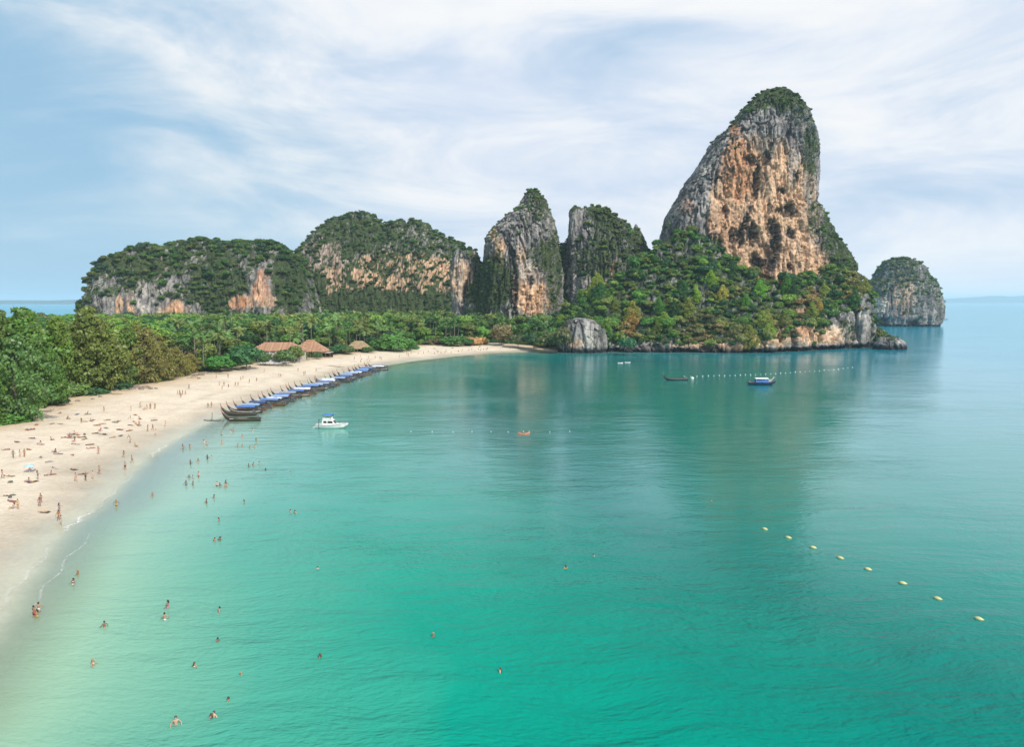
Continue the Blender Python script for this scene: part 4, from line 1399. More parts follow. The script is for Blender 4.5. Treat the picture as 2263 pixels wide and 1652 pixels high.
PG, BG = 'coconut palms in the grove behind the beach', 'rounded trees in the forest behind the beach'
for i in range(nf):
    x, y = float(FX[i]), float(FY[i])
    rz = float(r_.random() * 6.28)
    if pal[i]:
        h = 8 + 13 * r_.random() ** .8
        tint = np.array([(0.070, 0.140, 0.040), (0.095, 0.160, 0.050), (0.055, 0.115, 0.035), (0.12, 0.150, 0.05)][int(r_.integers(0, 4))]) * (0.8 + .5 * r_.random())
        if np_ < 230:
            q_ = palm('slim coconut palm with a pale trunk among many in the grove', x, y, 2.6, h, int(r_.integers(0, 4)), tint, rz, 3.6 + 1.9 * r_.random(), fronds=np_ < 46, group=PG)
            PALMS.append((q_, hue_name(tint * LEAFGAIN), 'tall' if h > 17 else 'short' if h < 12 else 'mid height', grove_zone(uu[i]), y))
            np_ += 1
        else:
            p_pts.append((x, y, 2.5)); p_scl.append(h); p_tin.append(tint * LEAFGAIN)
    else:
        h = (9 + 13 * r_.random()) * (0.75 if dv[i] < 25 else 1.0)
        rc = 3.4 + 3.4 * r_.random()
        if nb_ < 230 and uu[i] > 380:
            q_ = leafy_tree('leafy_tree', 'rounded green forest tree among many behind the beach', x, y, 2.4, h, rc, FINE[nb_ % 5], ft[i] / LEAFGAIN * 1.15, group=BG)
            TREES.append((q_, hue_name(ft[i] * 1.15), 'tall' if h > 17 else 'low' if h < 12 else 'mid height', grove_zone(uu[i]), y))
            nb_ += 1
        else:
            s_pts.append((x, y, 2.4 + h - rc * .8)); s_scl.append(rc * 1.1); s_tin.append(ft[i] * 1.25)
            s_pts.append((x, y, 2.4 + h * .45)); s_scl.append(rc * .9); s_tin.append(ft[i])
for i in range(nf):
    if dv[i] < 120 and uu[i] > 380:
        for q_ in range(4 if dv[i] < 30 else 2):
            rc = 1.8 + 2.6 * r_.random()
            s_pts.append((FX[i] + r_.uniform(-4, 4), FY[i] + r_.uniform(-4, 4), 2.3 + rc * .5)); s_scl.append(rc); s_tin.append(ft[i] * 1.1)
ordinals(PALMS, lambda i: '%s %s coconut palm %s' % (i[2], i[1], i[3]), 'palm tree', lambda i: PG)
ordinals(TREES, lambda i: '%s %s forest tree %s' % (i[2], i[1], i[3]), 'tree', lambda i: BG)
scatter('distant_forest', np.array(s_pts), np.array(s_scl), np.array(s_tin), 6, PC_BUSH, label='mass of green forest at the foot of the hills')
scatter('distant_palms', np.array(p_pts), np.array(p_scl), np.array(p_tin), 4, PC_PALM, squash=1.0, label='far coconut palms mingling with the forest')

# --- jungle on the headland: the largest crowns are trees of their own
o_ = np.argsort(-HEAD_SCL + 0.012 * (HEAD_PTS[:, 1] - 450) + 1.2 * r_.random(len(HEAD_SCL)))
hu, hv = proj(HEAD_PTS)
vis = (HEAD_PTS[:, 1] < HEAD_D + 3)
big = [i for i in o_ if vis[i]][:170]
bigset = set(big)
ht_ = tints_for(HEAD_PTS, 4)
for q, i in enumerate(big):
    x, y, z = [float(a) for a in HEAD_PTS[i]]
    rc = float(HEAD_SCL[i]) * (0.65 + 0.65 * float(r_.random()) ** 2) + 0.6
    zone = 'above the shore boulder' if hu[i] < 1400 else 'below the great tower left flank' if hu[i] < 1600 else 'below the orange tower face' if hu[i] < 1780 else 'at the headland right end'
    hn = hue_name(ht_[i] * 1.2)
    JG = 'jungle trees on the headland slope'
    if q % 4 == 0:
        h_ = rc * (2.5 + 1.2 * float(r_.random()))
        t = tall_tree('jungle_tree', 'tall jungle tree', x, y, z - rc * 1.0, h_, rc * 2.6, q // 4, ht_[i] / LEAFGAIN * 1.3, float(r_.random()) * 6, group=JG)
        JUNGLE.append((t, hn, 'loose pointed', zone, y))
    else:
        t = leafy_tree('jungle_tree', 'rounded jungle tree', x, y, z - rc * 1.0, rc * (1.8 + .7 * r_.random()), rc, FINE[q % 5] if q % 3 else ROUND[q % 6], ht_[i] / LEAFGAIN * 1.25, kz=.75 + .5 * float(r_.random()), group=JG)
        JUNGLE.append((t, hn, 'big rounded' if rc > 5.2 else 'rounded', zone, y))
ordinals(JUNGLE, lambda i: '%s %s jungle tree %s' % (i[2], i[1], i[3]), 'tree', lambda i: JG)
rest = np.array([i for i in range(len(HEAD_PTS)) if i not in bigset])
scatter('jungle_growth', HEAD_PTS[rest], HEAD_SCL[rest], ht_[rest], 6, PC_BUSH, HEAD_OBJ)

# ------------------------------------------------------------------ buildings at the top of the beach
def hip_roof(m, cx, cy, z, w, d, h, ridge_, ov=0.8):
    x, y, r = w / 2 + ov, d / 2 + ov, ridge_ / 2
    vs = [(cx - x, cy - y, z), (cx + x, cy - y, z), (cx + x, cy + y, z), (cx - x, cy + y, z), (cx - r, cy, z + h), (cx + r, cy, z + h)]
    m.add(vs, [(0, 1, 5, 4), (1, 2, 5), (2, 3, 4, 5), (3, 0, 4), (3, 2, 1, 0)])
    m.box((cx, cy - y, z - .12), (2 * x, .12, .25)); m.box((cx, cy + y, z - .12), (2 * x, .12, .25))
    m.box((cx - x, cy, z - .12), (.12, 2 * y - .3, .25)); m.box((cx + x, cy, z - .12), (.12, 2 * y - .3, .25))


def roof_rows(t, w, d, h, ridge_, z, ov=0.8):
    """courses of tiles laid proud of the slope facing the beach"""
    n = 7
    for k in range(n):
        f0 = (k + .1) / n
        x = (w / 2 + ov) * (1 - f0) + (ridge_ / 2) * f0
        yv = -(d / 2 + ov) * (1 - f0)
        o = link('tile_course', MB().box((0, 0, 0), (2 * x, (d / 2 + ov) / n * 1.02, 0.07)).mesh('tile_course'), TILE, t, loc=(0, yv + (d / 2 + ov) / n * .45, z + h * (f0 + .45 / n) + .05))
        o.rotation_euler = (math.atan2(h, d / 2 + ov), 0, 0)


def building(name, label, u, v, w, d, wh, rh, ridge_, rz, roofmat, wallmat, nwin, open_front=False, cat='building', tiles=True):
    g = ground(u, v, 2.4)
    t = thing(name, label, cat, (g.x, g.y + d / 2, 2.2), rz)
    m = MB()
    if open_front:
        m.box((0, d / 2 - .1, wh / 2), (w - .6, .2, wh)); m.box((-w / 2 + .3, d * .2, wh / 2), (.2, d * .55, wh))
    else:
        m.box((0, 0, wh / 2), (w, d, wh))
    link('wall', m.mesh('wall'), wallmat, t)
    r = MB(); hip_roof(r, 0, 0, wh + .02, w, d, rh, ridge_)
    link('roof', r.mesh('roof'), roofmat, t)
    if tiles:
        roof_rows(t, w, d, rh, ridge_, wh + .02)
    wm = MB().box((0, 0, 0), (w / (nwin + 1) * .72, .12, wh * .22)).mesh('window')
    fm = MB().box((0, -.05, wh * .12), (w / (nwin + 1) * .8, .14, .12)).box((0, -.05, -wh * .12), (w / (nwin + 1) * .8, .14, .12)).mesh('frame')
    for k in range(nwin):
        for lv in ((.68, .25) if wh > 5 else (.5,)):
            if open_front:
                continue
            wd = link('window', wm, BLUEWIN, t, loc=(-w / 2 + (k + 1) * w / (nwin + 1), -d / 2 - .06, wh * lv))
            link('frame', fm, WHITE, wd)
    pm = MB().tube([(0, 0, 0), (0, 0, wh)], .16, 8).mesh('column')
    for k in range(nwin + 2):
        link('column', pm, WHITE if not open_front else WOOD, t, loc=(-w / 2 + k * w / (nwin + 1), -d / 2 - .55, 0))
    return t


bt = building('resort_building', 'two storey beach resort with an orange tiled hip roof and bluish windows', 610, 803, 25, 11, 6.6, 4.0, 14, 0.05, TILE, PLASTER, 7)
m = MB().box((0, -6.6, 3.3), (25, 1.6, .16)).mesh('balcony'); link('balcony', m, PLASTER, bt)
ob_ = building('beach_pavilion', 'open beach pavilion under a steep orange tiled roof', 682, 793, 17, 10, 4.2, 6.2, 3, -0.1, TILE, PLASTER, 4, open_front=True, cat='pavilion')
building('garden_bungalow', 'low bungalow with a long pale orange roof behind the left bushes', 462, 797, 30, 8, 4.2, 2.4, 22, 0.0, TILE, PLASTER, 6, cat='bungalow')
building('thatched_hut', 'round shouldered thatched hut behind the beach right of the shed', 790, 781, 13, 8, 3.0, 4.6, 5, 0.0, THATCH, WOOD, 3, open_front=True, cat='hut', tiles=False)

# grey roofed shed
g = ground(714, 792, 2.3)
t = thing('beach_shed', 'low shed with a flat pale grey roof and dark open front', 'shed', (g.x, g.y, 2.2), -0.12)
link('roof', MB().box((0, 0, 3.5), (11, 5, .22)).box((0, -2.6, 3.35), (11, .12, .5)).mesh('roof'), GREYROOF, t)
link('wall', MB().box((0, 2.3, 1.7), (10, .2, 3.4)).box((-4.9, 0, 1.7), (.2, 4.2, 3.4)).mesh('wall'), WOODDK, t)
for k in range(5):
    link('post', MB().box((0, 0, 1.7), (.18, .18, 3.38)).mesh('post') if k == 0 else bpy.data.meshes['post'], WOOD, t, loc=(-5 + 2.5 * k, -2.3, 0))
link('counter', MB().box((0, -1.6, .55), (8, .7, 1.1)).mesh('counter'), WOOD, t)
# white wall by the pavilion
g = ground(664, 796, 2.3)
tag(link('white_wall_panel', MB().box((0, 0, 1.9), (3.2, .4, 3.8)).box((0, 0, 3.9), (3.5, .6, .2)).mesh('white_wall_panel'), WHITE, None, (g.x, g.y + 1, 2.2), (0, 0, -.3)), 'short white wall beside the open front of the pavilion', 'wall')

# bar awning and the long low terrace
g = ground(600, 812, 2.2)
t = thing('bar_awning', 'lavender grey sloping awning of a beach bar before the resort', 'awning', (g.x, g.y + 2, 2.0), 0.12)
link('canvas', MB().sheet([[(-5.5 + i * 1.1, -2.2, 2.3 + .06 * math.sin(i * 2.1)) for i in range(11)], [(-5.5 + i * 1.1, 0, 3.0 + .08 * math.sin(i * 2.1 + 1)) for i in range(11)], [(-5.2 + i * 1.04, 2.2, 3.7) for i in range(11)]]).mesh('canvas', True), plain('awning_cloth', (0.50, 0.49, 0.56), .85, .12, .6), t)
for k in range(6):
    link('post', MB().tube([(0, 0, 0), (0, 0, 2.3)], .07, 6).mesh('awning_post') if k == 0 else bpy.data.meshes['awning_post'], WOODDK, t, loc=(-5.3 + k * 2.12, -2.1, 0))
for k in range(5):
    q = thing('bar_table', 'small dark bar table under the awning, %s from its left end' % ['first', 'second', 'third', 'fourth', 'last'][k], 'table', (g.x - 4.4 + 2.2 * k, g.y + 1.2 + .26 * k, 2.1), 0, 'tables under the bar awning')
    link('tabletop', MB().box((0, 0, .74), (1.3, .9, .07)).mesh('tabletop') if k == 0 else bpy.data.meshes['tabletop'], WOODDK, q)
    link('leg', MB().box((0, 0, .35), (.16, .16, .7)).mesh('table_leg') if k == 0 else bpy.data.meshes['table_leg'], WOODDK, q)
ga, gb = ground(622, 808, 2.1), ground(680, 798, 2.1)
dx = gb - ga
t = thing('terrace_wall', 'long low terrace with a pale top and stone side facing the beach', 'terrace', ((ga.x + gb.x) / 2, (ga.y + gb.y) / 2 + 1, 2.0), math.atan2(dx.y, dx.x))
link('terrace_top', MB().box((0, 0, 1.35), (dx.length, 3.0, .18)).mesh('terrace_top'), PLASTER, t)
link('stone_side', MB().box((0, -1.2, .6), (dx.length, .35, 1.3)).mesh('stone_side'), plain('terrace_stone', (.22, .18, .14), .9, .3, 1.2), t)
for k in range(14):
    link('pier', MB().box((0, -1.45, .63), (.3, .25, 1.26)).mesh('pier') if k == 0 else bpy.data.meshes['pier'], PLASTER, t, loc=(-dx.length / 2 + 1 + k * (dx.length - 2) / 13, 0, 0))

# little stalls and parasols further along
for k, (u, v, c, lab) in enumerate([(812, 778, (0.66, 0.66, 0.68), 'white canopied stall at the left of the beach stalls'), (832, 777, (0.55, 0.57, 0.60), 'grey canopied stall between two white ones'),
                                    (852, 775, (0.70, 0.69, 0.66), 'off white stall at the right of the beach stalls'), (772, 783, (0.45, 0.42, 0.40), 'brown grey stall below the thatched hut')]):
    g = ground(u, v, 2.0)
    t = thing('beach_stall', lab, 'stall', (g.x, g.y + 1, 1.9), .1 * k)
    set_tint(link('canopy', MB().sheet([[(-2.4, -1.6, 2.2), (0, -1.7, 2.25), (2.4, -1.6, 2.2)], [(-2.2, 0, 2.9), (0, 0, 3.0), (2.2, 0, 2.9)], [(-2.4, 1.6, 2.2), (0, 1.7, 2.25), (2.4, 1.6, 2.2)]]).mesh('stall_canopy'), TINT, t), c)
    for sx in (-2.2, 2.2):
        for sy in (-1.5, 1.5):
            link('post', MB().box((0, 0, 1.1), (.1, .1, 2.2)).mesh('stall_post'), WOOD, t, loc=(sx, sy, 0))
    link('counter', MB().box((0, -1, .5), (4, .6, 1.0)).mesh('stall_counter'), WOOD, t)

# lagoon behind the bright green tree
lag = [ground(u, v, 2.3) for u, v in [(912, 768.5), (930, 765.5), (960, 763.5), (990, 762.8), (985, 765), (955, 767), (930, 769)]]
lm = bpy.data.meshes.new('lagoon')
lm.from_pydata([(p.x, p.y, 3.05) for p in lag], [], [tuple(range(len(lag) - 1, -1, -1))])
m_, t_ = new_mat('lagoon_water')
p_ = t_.n('ShaderNodeBsdfPrincipled', {'Base Color': (0.06, 0.25, 0.2, 1), 'Roughness': 0.15})
finish(t_, p_.outputs[0])
tag(link('lagoon', lm, m_), kind='structure', label='small turquoise lagoon behind the far beach')


# ------------------------------------------------------------------ driftwood, stones and rubbish at the top of the sand
def stone_mesh(name, seed, flat=.6):
    r = np.random.default_rng(seed)
    rows = []
    n, m = 12, 8
    P = np.zeros((m + 1, n + 1, 3))
    for i in range(m + 1):
        for k in range(n + 1):
            th, ph = PI * i / m, 2 * PI * (k % n) / n
            P[i, k] = (math.sin(th) * math.cos(ph), math.sin(th) * math.sin(ph), math.cos(th))
    d = 1 + 0.55 * fbm(P * 1.3 + seed * 7, 3)
    P = P * d[..., None] * np.array([1, .8, flat])
    return MB().sheet(P.tolist()).mesh(name, False)


STONES = [stone_mesh('stone', 3 + k) for k in range(4)]
STONEM = plain('beach_stone', (0.24, 0.20, 0.165), 0.95, 0.3, 2.0)
for me_ in STONES:
    me_.materials.append(STONEM)
st_list = [(293, 868, .9), (302, 864, 1.2), (312, 867, 1.0), (322, 864, 1.1), (333, 866, .8), (345, 865, .6), (205, 890, .5), (172, 895, .6), (222, 885, .7), (430, 838, .9), (446, 834, 1.2), (455, 831, .8), (440, 842, .7),
           (470, 830, .6), (40, 938, .6), (15, 942, .5), (60, 935, .5), (520, 822, .8), (538, 819, 1.0), (552, 816, .8), (1000, 771, .8), (960, 773, .7), (1060, 768, .8)]
WHICH = ['leftmost', 'second from left', 'third from left', 'fourth from left', 'fifth from left', 'sixth from left', 'seventh from left', 'eighth from left', 'ninth from left', 'tenth from left', 'eleventh from left', 'twelfth from left', 'thirteenth from left',
         'fourteenth from left', 'fifteenth from left', 'sixteenth from left', 'seventeenth from left', 'eighteenth from left', 'nineteenth from left', 'twentieth from left', 'twenty first from left', 'twenty second from left', 'twenty third from left']
for k, (u, v, s) in enumerate(sorted(st_list)):
    g = ground(u, v, 2.0)
    o = link('beach_stone', STONES[k % 4], None, None, (g.x, g.y, ground_z(g.x, g.y) + .1 * s), (0, 0, k * 1.1), (s * 1.4, s, s))
    tag(o, 'rough brown stone at the tree edge, %s' % WHICH[k], 'stone', 'stones along the tree edge')
DRY = plain('driftwood', (0.34, 0.27, 0.20), 0.95, .25, 2)
for k, (u, v, L, rz, lab) in enumerate([(268, 872, 6, .4, 'grey driftwood log beside the stone heap'), (438, 836, 7, -.5, 'pale bleached log on the heap by the withered tree'), (426, 842, 5, .9, 'short bleached log lying across the sand by the withered tree'),
                                        (128, 905, 8, .25, 'long brown log under the left grove'), (252, 880, 5, .2, 'thin driftwood branch on sand below the olive tree'), (740, 808, 12, -.35, 'long dark driftwood log on the sand above the moored boats'), (480, 832, 9, .3, 'driftwood log on the sand left of the resort')]):
    g = ground(u, v, 1.9)
    m = MB().tube([(-L / 2, 0, .12), (-L / 6, .25, .25), (L / 5, -.1, .22), (L / 2, .2, .15)], [.16, .24, .2, .08], 7).tube([(L / 6, 0, .2), (L / 4, .7, .6)], [.1, .03], 5)
    tag(link('driftwood_log', m.mesh('driftwood_log', True), DRY, None, (g.x, g.y, ground_z(g.x, g.y)), (0, 0, rz)), lab, 'log')


# ------------------------------------------------------------------ boats
TT = [0, .08, .25, .45, .62, .75, .84, .91, .96, 1.0]
BW = [.62, .78, .98, 1.05, .98, .78, .52, .28, .12, .05]
BG_ = [.92, .86, .78, .76, .82, .96, 1.22, 1.68, 2.25, 3.0]
BK = [-.12, -.22, -.34, -.38, -.34, -.2, .1, .62, 1.35, 2.6]


def longtail_meshes(L):
    hull, deck, rim, strip = MB(), MB(), MB(), MB()
    n = 41
    ts = np.linspace(0, 1, n)
    w, gz, kz = np.interp(ts, TT, BW), np.interp(ts, TT, BG_), np.interp(ts, TT, BK)
    for a in (w, gz, kz):
        for _ in range(3):
            a[1:-1] = (a[:-2] + 2 * a[1:-1] + a[2:]) / 4
    rows = []
    for t, b, g, k in zip(ts, w, gz, kz):
        x = (t - .5) * L
        half = [(0, 0.0), (.55, .18), (.88, .55), (1.0, 1.0), (.93, 1.0), (.86, .72)]
        rows.append([(x, -b * p, k + (g - k) * q) for p, q in half[::-1]] + [(x, b * p, k + (g - k) * q) for p, q in half[1:]])
    hull.sheet(rows)
    hull.add(rows[0], [tuple(range(len(rows[0]) - 1, -1, -1))])
    dk = [i for i in range(n) if ts[i] < .93]
    deck.sheet([[((ts[i] - .5) * L, -w[i] * .87, kz[i] + (gz[i] - kz[i]) * .70), ((ts[i] - .5) * L, 0, kz[i] + (gz[i] - kz[i]) * .66), ((ts[i] - .5) * L, w[i] * .87, kz[i] + (gz[i] - kz[i]) * .70)] for i in dk])
    for sd in (-1, 1):
        rim.tube([((ts[i] - .5) * L, sd * w[i] * .99, gz[i] + .02) for i in range(0, n - 1, 2)], .055, 5)
        strip.sheet([[((ts[i] - .5) * L, sd * (w[i] * .985 + .025), gz[i] - .06 - (gz[i] - kz[i]) * .02), ((ts[i] - .5) * L, sd * (w[i] * .95 + .03), gz[i] - .30 * min(1, (gz[i] - kz[i])))] for i in range(1, n - 4)])
    return hull.mesh('hull', True), deck.mesh('deck'), rim.mesh('gunwale', True), strip.mesh('side_stripe', True)


HULLM, DECKM, RIMM, STRM = longtail_meshes(11.0)
for me_, mt in ((HULLM, TPAINT), (DECKM, WOOD), (RIMM, WOODDK), (STRM, TPAINT)):
    me_.materials.append(mt)
PROWM = MB().tube([(4.75, 0, 1.5), (5.15, 0, 2.2), (5.45, 0, 3.0), (5.6, 0, 3.75)], [.12, .12, .11, .09], 6).mesh('prow_post', True); PROWM.materials.append(WOOD)
RIBM = MB().tube([(5.2, 0, 2.35), (5.4, 0, 2.85)], .17, 7).mesh('ribbons', True); RIBM.materials.append(TINT)
CANM = MB().sheet([[(x, 1.12 * s, 2.42 - .30 * s * s + .05 * math.sin(x * 2.3)) for s in (-1, -.7, -.35, 0, .35, .7, 1)] for x in np.linspace(-3.6, 2.2, 13)]).sheet(
    [[(x, sd * 1.12, 2.12 + .05 * math.sin(x * 2.3)), (x, sd * 1.15, 1.86 + .05 * math.sin(x * 3.1))] for x in np.linspace(-3.6, 2.2, 13) for sd in (1,)]).sheet(
    [[(x, -1.12, 2.12 + .05 * math.sin(x * 2.3)), (x, -1.15, 1.86 + .05 * math.sin(x * 3.1))] for x in np.linspace(-3.6, 2.2, 13)]).mesh('canopy', True); CANM.materials.append(TINT)
CPOSTM = MB().tube([(0, 0, 0), (0, 0, 1.5)], .035, 6).mesh('canopy_post'); CPOSTM.materials.append(GREYMET)
BENCHM = MB().box((0, 0, 0), (.32, 1.6, .06)).mesh('bench'); BENCHM.materials.append(WOOD)
ENGM = MB().box((-4.7, 0, 1.25), (.9, .5, .5), 0, .85).box((-4.7, 0, .92), (.25, .25, .3)).box((-4.45, 0, 1.6), (.35, .3, .25)).mesh('engine'); ENGM.materials.append(GREYMET)
SHAFTM = MB().tube([(-5.0, 0, 1.2), (-7.6, .2, .35)], .05, 6).tube([(-4.3, 0, 1.35), (-3.2, .1, 1.6)], .03, 5).mesh('tail_shaft'); SHAFTM.materials.append(GREYMET)


def longtail(label, x, y, z, rz, hull, stripe, canopy, group, sc=1.0, benches=True, tail=True):
    t = thing('longtail_boat', label, 'longtail boat', (x, y, z), rz, group)
    t.scale = (sc, sc, sc)
    set_tint(link('hull', HULLM, None, t), hull)
    link('deck', DECKM, None, t)
    link('gunwale', RIMM, None, t)
    set_tint(link('side_stripe', STRM, None, t), stripe)
    pr = link('prow_post', PROWM, None, t)
    set_tint(link('ribbons', RIBM, None, pr), (0.5, 0.12, 0.10) if random.random() < .6 else (0.55, .42, .1))
    if canopy is not None:
        c = link('canopy', CANM, None, t)
        set_tint(c, canopy)
        for px in (-3.3, -.6, 1.9):
            for s in (-1, 1):
                link('canopy_post', CPOSTM, None, t, loc=(px, s * .95, .68))
    if benches:
        for bx in (-2.4, -1.0, .4, 1.8):
            link('bench', BENCHM, None, t, loc=(bx, 0, .62))
    e = link('engine', ENGM, None, t)
    if tail:
        link('tail_shaft', SHAFTM, None, e)
    return t


BLU = [(0.07, 0.16, 0.42), (0.11, 0.22, 0.48), (0.26, 0.37, 0.56), (0.05, 0.09, 0.24)]
ROWG = 'longtail boats moored in a row along the beach'
DARKH, STRW = (0.05, 0.042, 0.035), (0.62, 0.60, 0.54)
t = longtail('dark longtail boat with a pale inside and bare stern frame, nearest of the moored row', *[(ground(533, 931).x), ground(533, 931).y, 0.02], PI + 0.03, DARKH, (0.10, 0.085, 0.06), None, ROWG, benches=False)
link('inner_lining', MB().sheet([[(x, .87, .62), (x, .93, .80)] for x in np.linspace(-2.6, 3.0, 8)]).sheet([[(x, -.95, .42), (x, -1.0, .68)] for x in np.linspace(-2.6, 3.0, 8)]).mesh('inner_lining'), WHITE, t)
link('floor_mat', MB().box((0.3, 0, .60), (5.4, 1.45, .05)).mesh('floor_mat'), plain('pale_mat', (.6, .57, .5), .8, .15, 1), t)
for bx in (-2.5, -1.0):
    for s in (-1, 1):
        link('frame_post', MB().tube([(bx - 1.6, s * .85, .6), (bx - 1.6, s * .85, 2.1)], .05, 6).mesh('frame_post'), WOODDK, t)
link('frame_rail', MB().box((-3.4, 0, 2.12), (1.9, 1.85, .08)).mesh('frame_rail'), WOODDK, t)
g = ground(528, 920)
longtail('dark longtail boat with a bare deck, second nearest of the moored row', g.x - .4, g.y + 1.0, 0.02, PI - 0.05, (0.045, 0.04, 0.032), (0.12, 0.10, 0.075), None, ROWG)
a0, a1 = ground(538, 913), ground(842, 815)
nboat = 31
lablist = ['third', 'fourth', 'fifth', 'sixth', 'seventh', 'eighth', 'ninth', 'tenth', 'eleventh', 'twelfth', 'thirteenth', 'fourteenth', 'fifteenth', 'sixteenth', 'seventeenth', 'eighteenth', 'nineteenth', 'twentieth', 'twenty first',
           'twenty second', 'twenty third', 'twenty fourth', 'twenty fifth', 'twenty sixth', 'twenty seventh', 'twenty eighth', 'twenty ninth', 'thirtieth', 'thirty first', 'thirty second', 'farthest']
CPAT = 'bldbwlbgbwdblgbwwldbglwbdlbgwgg'
for k in range(nboat):
    f = k / (nboat - 1)
    p = a0.lerp(a1, f)
    p.x += -1.2 * math.sin(f * PI) + random.uniform(-1.6, 1.6)
    p.y += random.uniform(-.5, .5)
    cc = CPAT[k % len(CPAT)]
    col, cn = {'b': (BLU[k % 2], 'blue'), 'd': (BLU[3], 'dark blue'), 'l': (BLU[2], 'light blue'), 'w': ((0.66, 0.66, 0.70), 'white'), 'g': ((.30, .31, .36), 'grey')}[cc]
    hl = [DARKH, (0.12, 0.075, 0.045), (0.07, 0.06, 0.06), (0.20, 0.14, 0.09), (0.10, 0.13, 0.16), (0.26, 0.10, 0.06), (0.05, 0.045, 0.04)][(k * 5) % 7]
    longtail('longtail boat with %s canopy, %s from the near end of the row' % (cn, lablist[k]), p.x, p.y, 0.02, PI + random.uniform(-.2, .16), hl, [STRW, (.30, .12, .08), (.08, .14, .30), (.12, .10, .08)][(k * 7) % 4], col, ROWG, sc=random.uniform(.94, 1.06))
g = ground(1492, 841)
longtail('dark longtail boat without canopy lying off the headland', g.x, g.y, 0, PI + .06, DARKH, (0.2, .19, .17), None, 'boats anchored off the headland', tail=False)

# white motor boat
g = ground(735, 946)
t = thing('motor_boat', 'white motor boat with a blue sunshade over its raised bridge', 'motor boat', (g.x, g.y, 0), -0.10)
n = 31
ts = np.linspace(0, 1, n)
w = np.interp(ts, [0, .3, .6, .8, .93, 1], [1.32, 1.5, 1.42, 1.05, .48, .05])
gz = np.interp(ts, [0, .4, .75, 1], [.95, .98, 1.15, 1.42])
kz = np.interp(ts, [0, .6, .85, 1], [-.35, -.4, -.1, 1.0])
L = 8.8
hm, dm, sm = MB(), MB(), MB()
rows = [[((a - .5) * L, s * b * q, k + (z - k) * e) for s, q, e in [(-1, 1, 1), (-1, .93, .5), (-1, .72, .12), (1, 0, 0), (1, .72, .12), (1, .93, .5), (1, 1, 1)]] for a, b, z, k in zip(ts, w, gz, kz)]
hm.sheet(rows); hm.add(rows[0], [tuple(range(6, -1, -1))])
link('hull', hm.mesh('motor_hull', True), WHITE, t)
dm.sheet([[((a - .5) * L, -b, z + .01), ((a - .5) * L, 0, z + .06), ((a - .5) * L, b, z + .01)] for a, b, z in zip(ts, w, gz)])
link('deck', dm.mesh('motor_deck'), WHITE, t)
for s in (-1, 1):
    sm.tube([((a - .5) * L, s * b * 1.01, z - .08) for a, b, z in zip(ts[::2], w[::2], gz[::2])], .05, 5)
link('rub_rail', sm.mesh('rub_rail'), GREYMET, t)
cab = MB()
cab.add([(-2.6, -1.15, .98), (1.2, -1.05, 1.05), (1.2, 1.05, 1.05), (-2.6, 1.15, .98), (-2.5, -1.05, 2.25), (.15, -.9, 2.25), (.15, .9, 2.25), (-2.5, 1.05, 2.25)], [(3, 2, 1, 0), (4, 5, 6, 7), (0, 1, 5, 4), (1, 2, 6, 5), (2, 3, 7, 6), (3, 0, 4, 7)])
cb = link('cabin', cab.mesh('cabin'), WHITE, t)
for s in (-1, 1):
    for (x0, x1) in ((-2.1, -1.2), (-.95, .45)):
        link('window', MB().add([(x0, s * 1.135, 1.42), (x1, s * 1.10, 1.42), (x1 - .15, s * 1.01, 1.95), (x0, s * 1.09, 1.95)], [(0, 1, 2, 3)] if s < 0 else [(3, 2, 1, 0)]).mesh('window'), GLASS, cb)
link('windscreen', MB().add([(1.05, -.85, 1.28), (1.05, .85, 1.28), (.38, .75, 2.05), (.38, -.75, 2.05)], [(0, 1, 2, 3)]).mesh('windscreen'), GLASS, cb)
link('flybridge', MB().box((-1.3, -.85, 2.55), (2.2, .08, .55)).box((-1.3, .85, 2.55), (2.2, .08, .55)).box((-.2, 0, 2.6), (.08, 1.62, .65)).box((-1.3, 0, 2.3), (2.2, 1.6, .06)).mesh('flybridge'), WHITE, t)
link('helm_seat', MB().box((-1.7, 0, 2.6), (.8, 1.2, .5)).mesh('helm_seat'), plain('navy_vinyl', (.03, .03, .07), .5, .15, 2), t)
link('sunshade', MB().sheet([[(x, .95 * s, 3.75 - .16 * s * s - .05 * (x + 1.2) ** 2) for s in (-1, -.5, 0, .5, 1)] for x in np.linspace(-2.4, .1, 7)]).box((-2.38, 0, 3.5), (.05, 1.8, .2)).box((.05, 0, 3.42), (.05, 1.8, .35)).mesh('sunshade', True), plain('blue_canvas', (.03, .16, .52), .8, .12, 1.5), t)
for px in (-2.2, -.1):
    for s in (-1, 1):
        link('shade_post', MB().tube([(px, s * .85, 2.3), (px, s * .9, 3.55)], .03, 6).mesh('shade_post'), GREYMET, t)
link('stern_ladder', MB().tube([(-3.4, -1.3, -.2), (-3.3, -1.3, 2.5)], .09, 6).tube([(-3.4, -1.0, -.2), (-3.3, -1.0, 2.5)], .05, 6).box((-3.35, -1.15, 1.0), (.06, .3, .05)).box((-3.35, -1.15, 1.5), (.06, .3, .05)).box((-2.9, -1.15, 2.45), (1.0, .35, .06)).mesh('stern_ladder'), GREYMET, t)
rail = MB()
for s in (-1, 1):
    rail.tube([((a - .5) * L, s * b * .92, z + .55) for a, b, z in zip(ts[20:30], w[20:30], gz[20:30])], .025, 5)
    for i in range(20, 30, 3):
        rail.tube([((ts[i] - .5) * L, s * w[i] * .92, gz[i]), ((ts[i] - .5) * L, s * w[i] * .92, gz[i] + .55)], .02, 5)
link('bow_rail', rail.mesh('bow_rail'), GREYMET, t)
link('anchor_winch', MB().box((3.6, 0, 1.55), (.4, .3, .3), 0, .7).mesh('anchor_winch'), GREYMET, t)
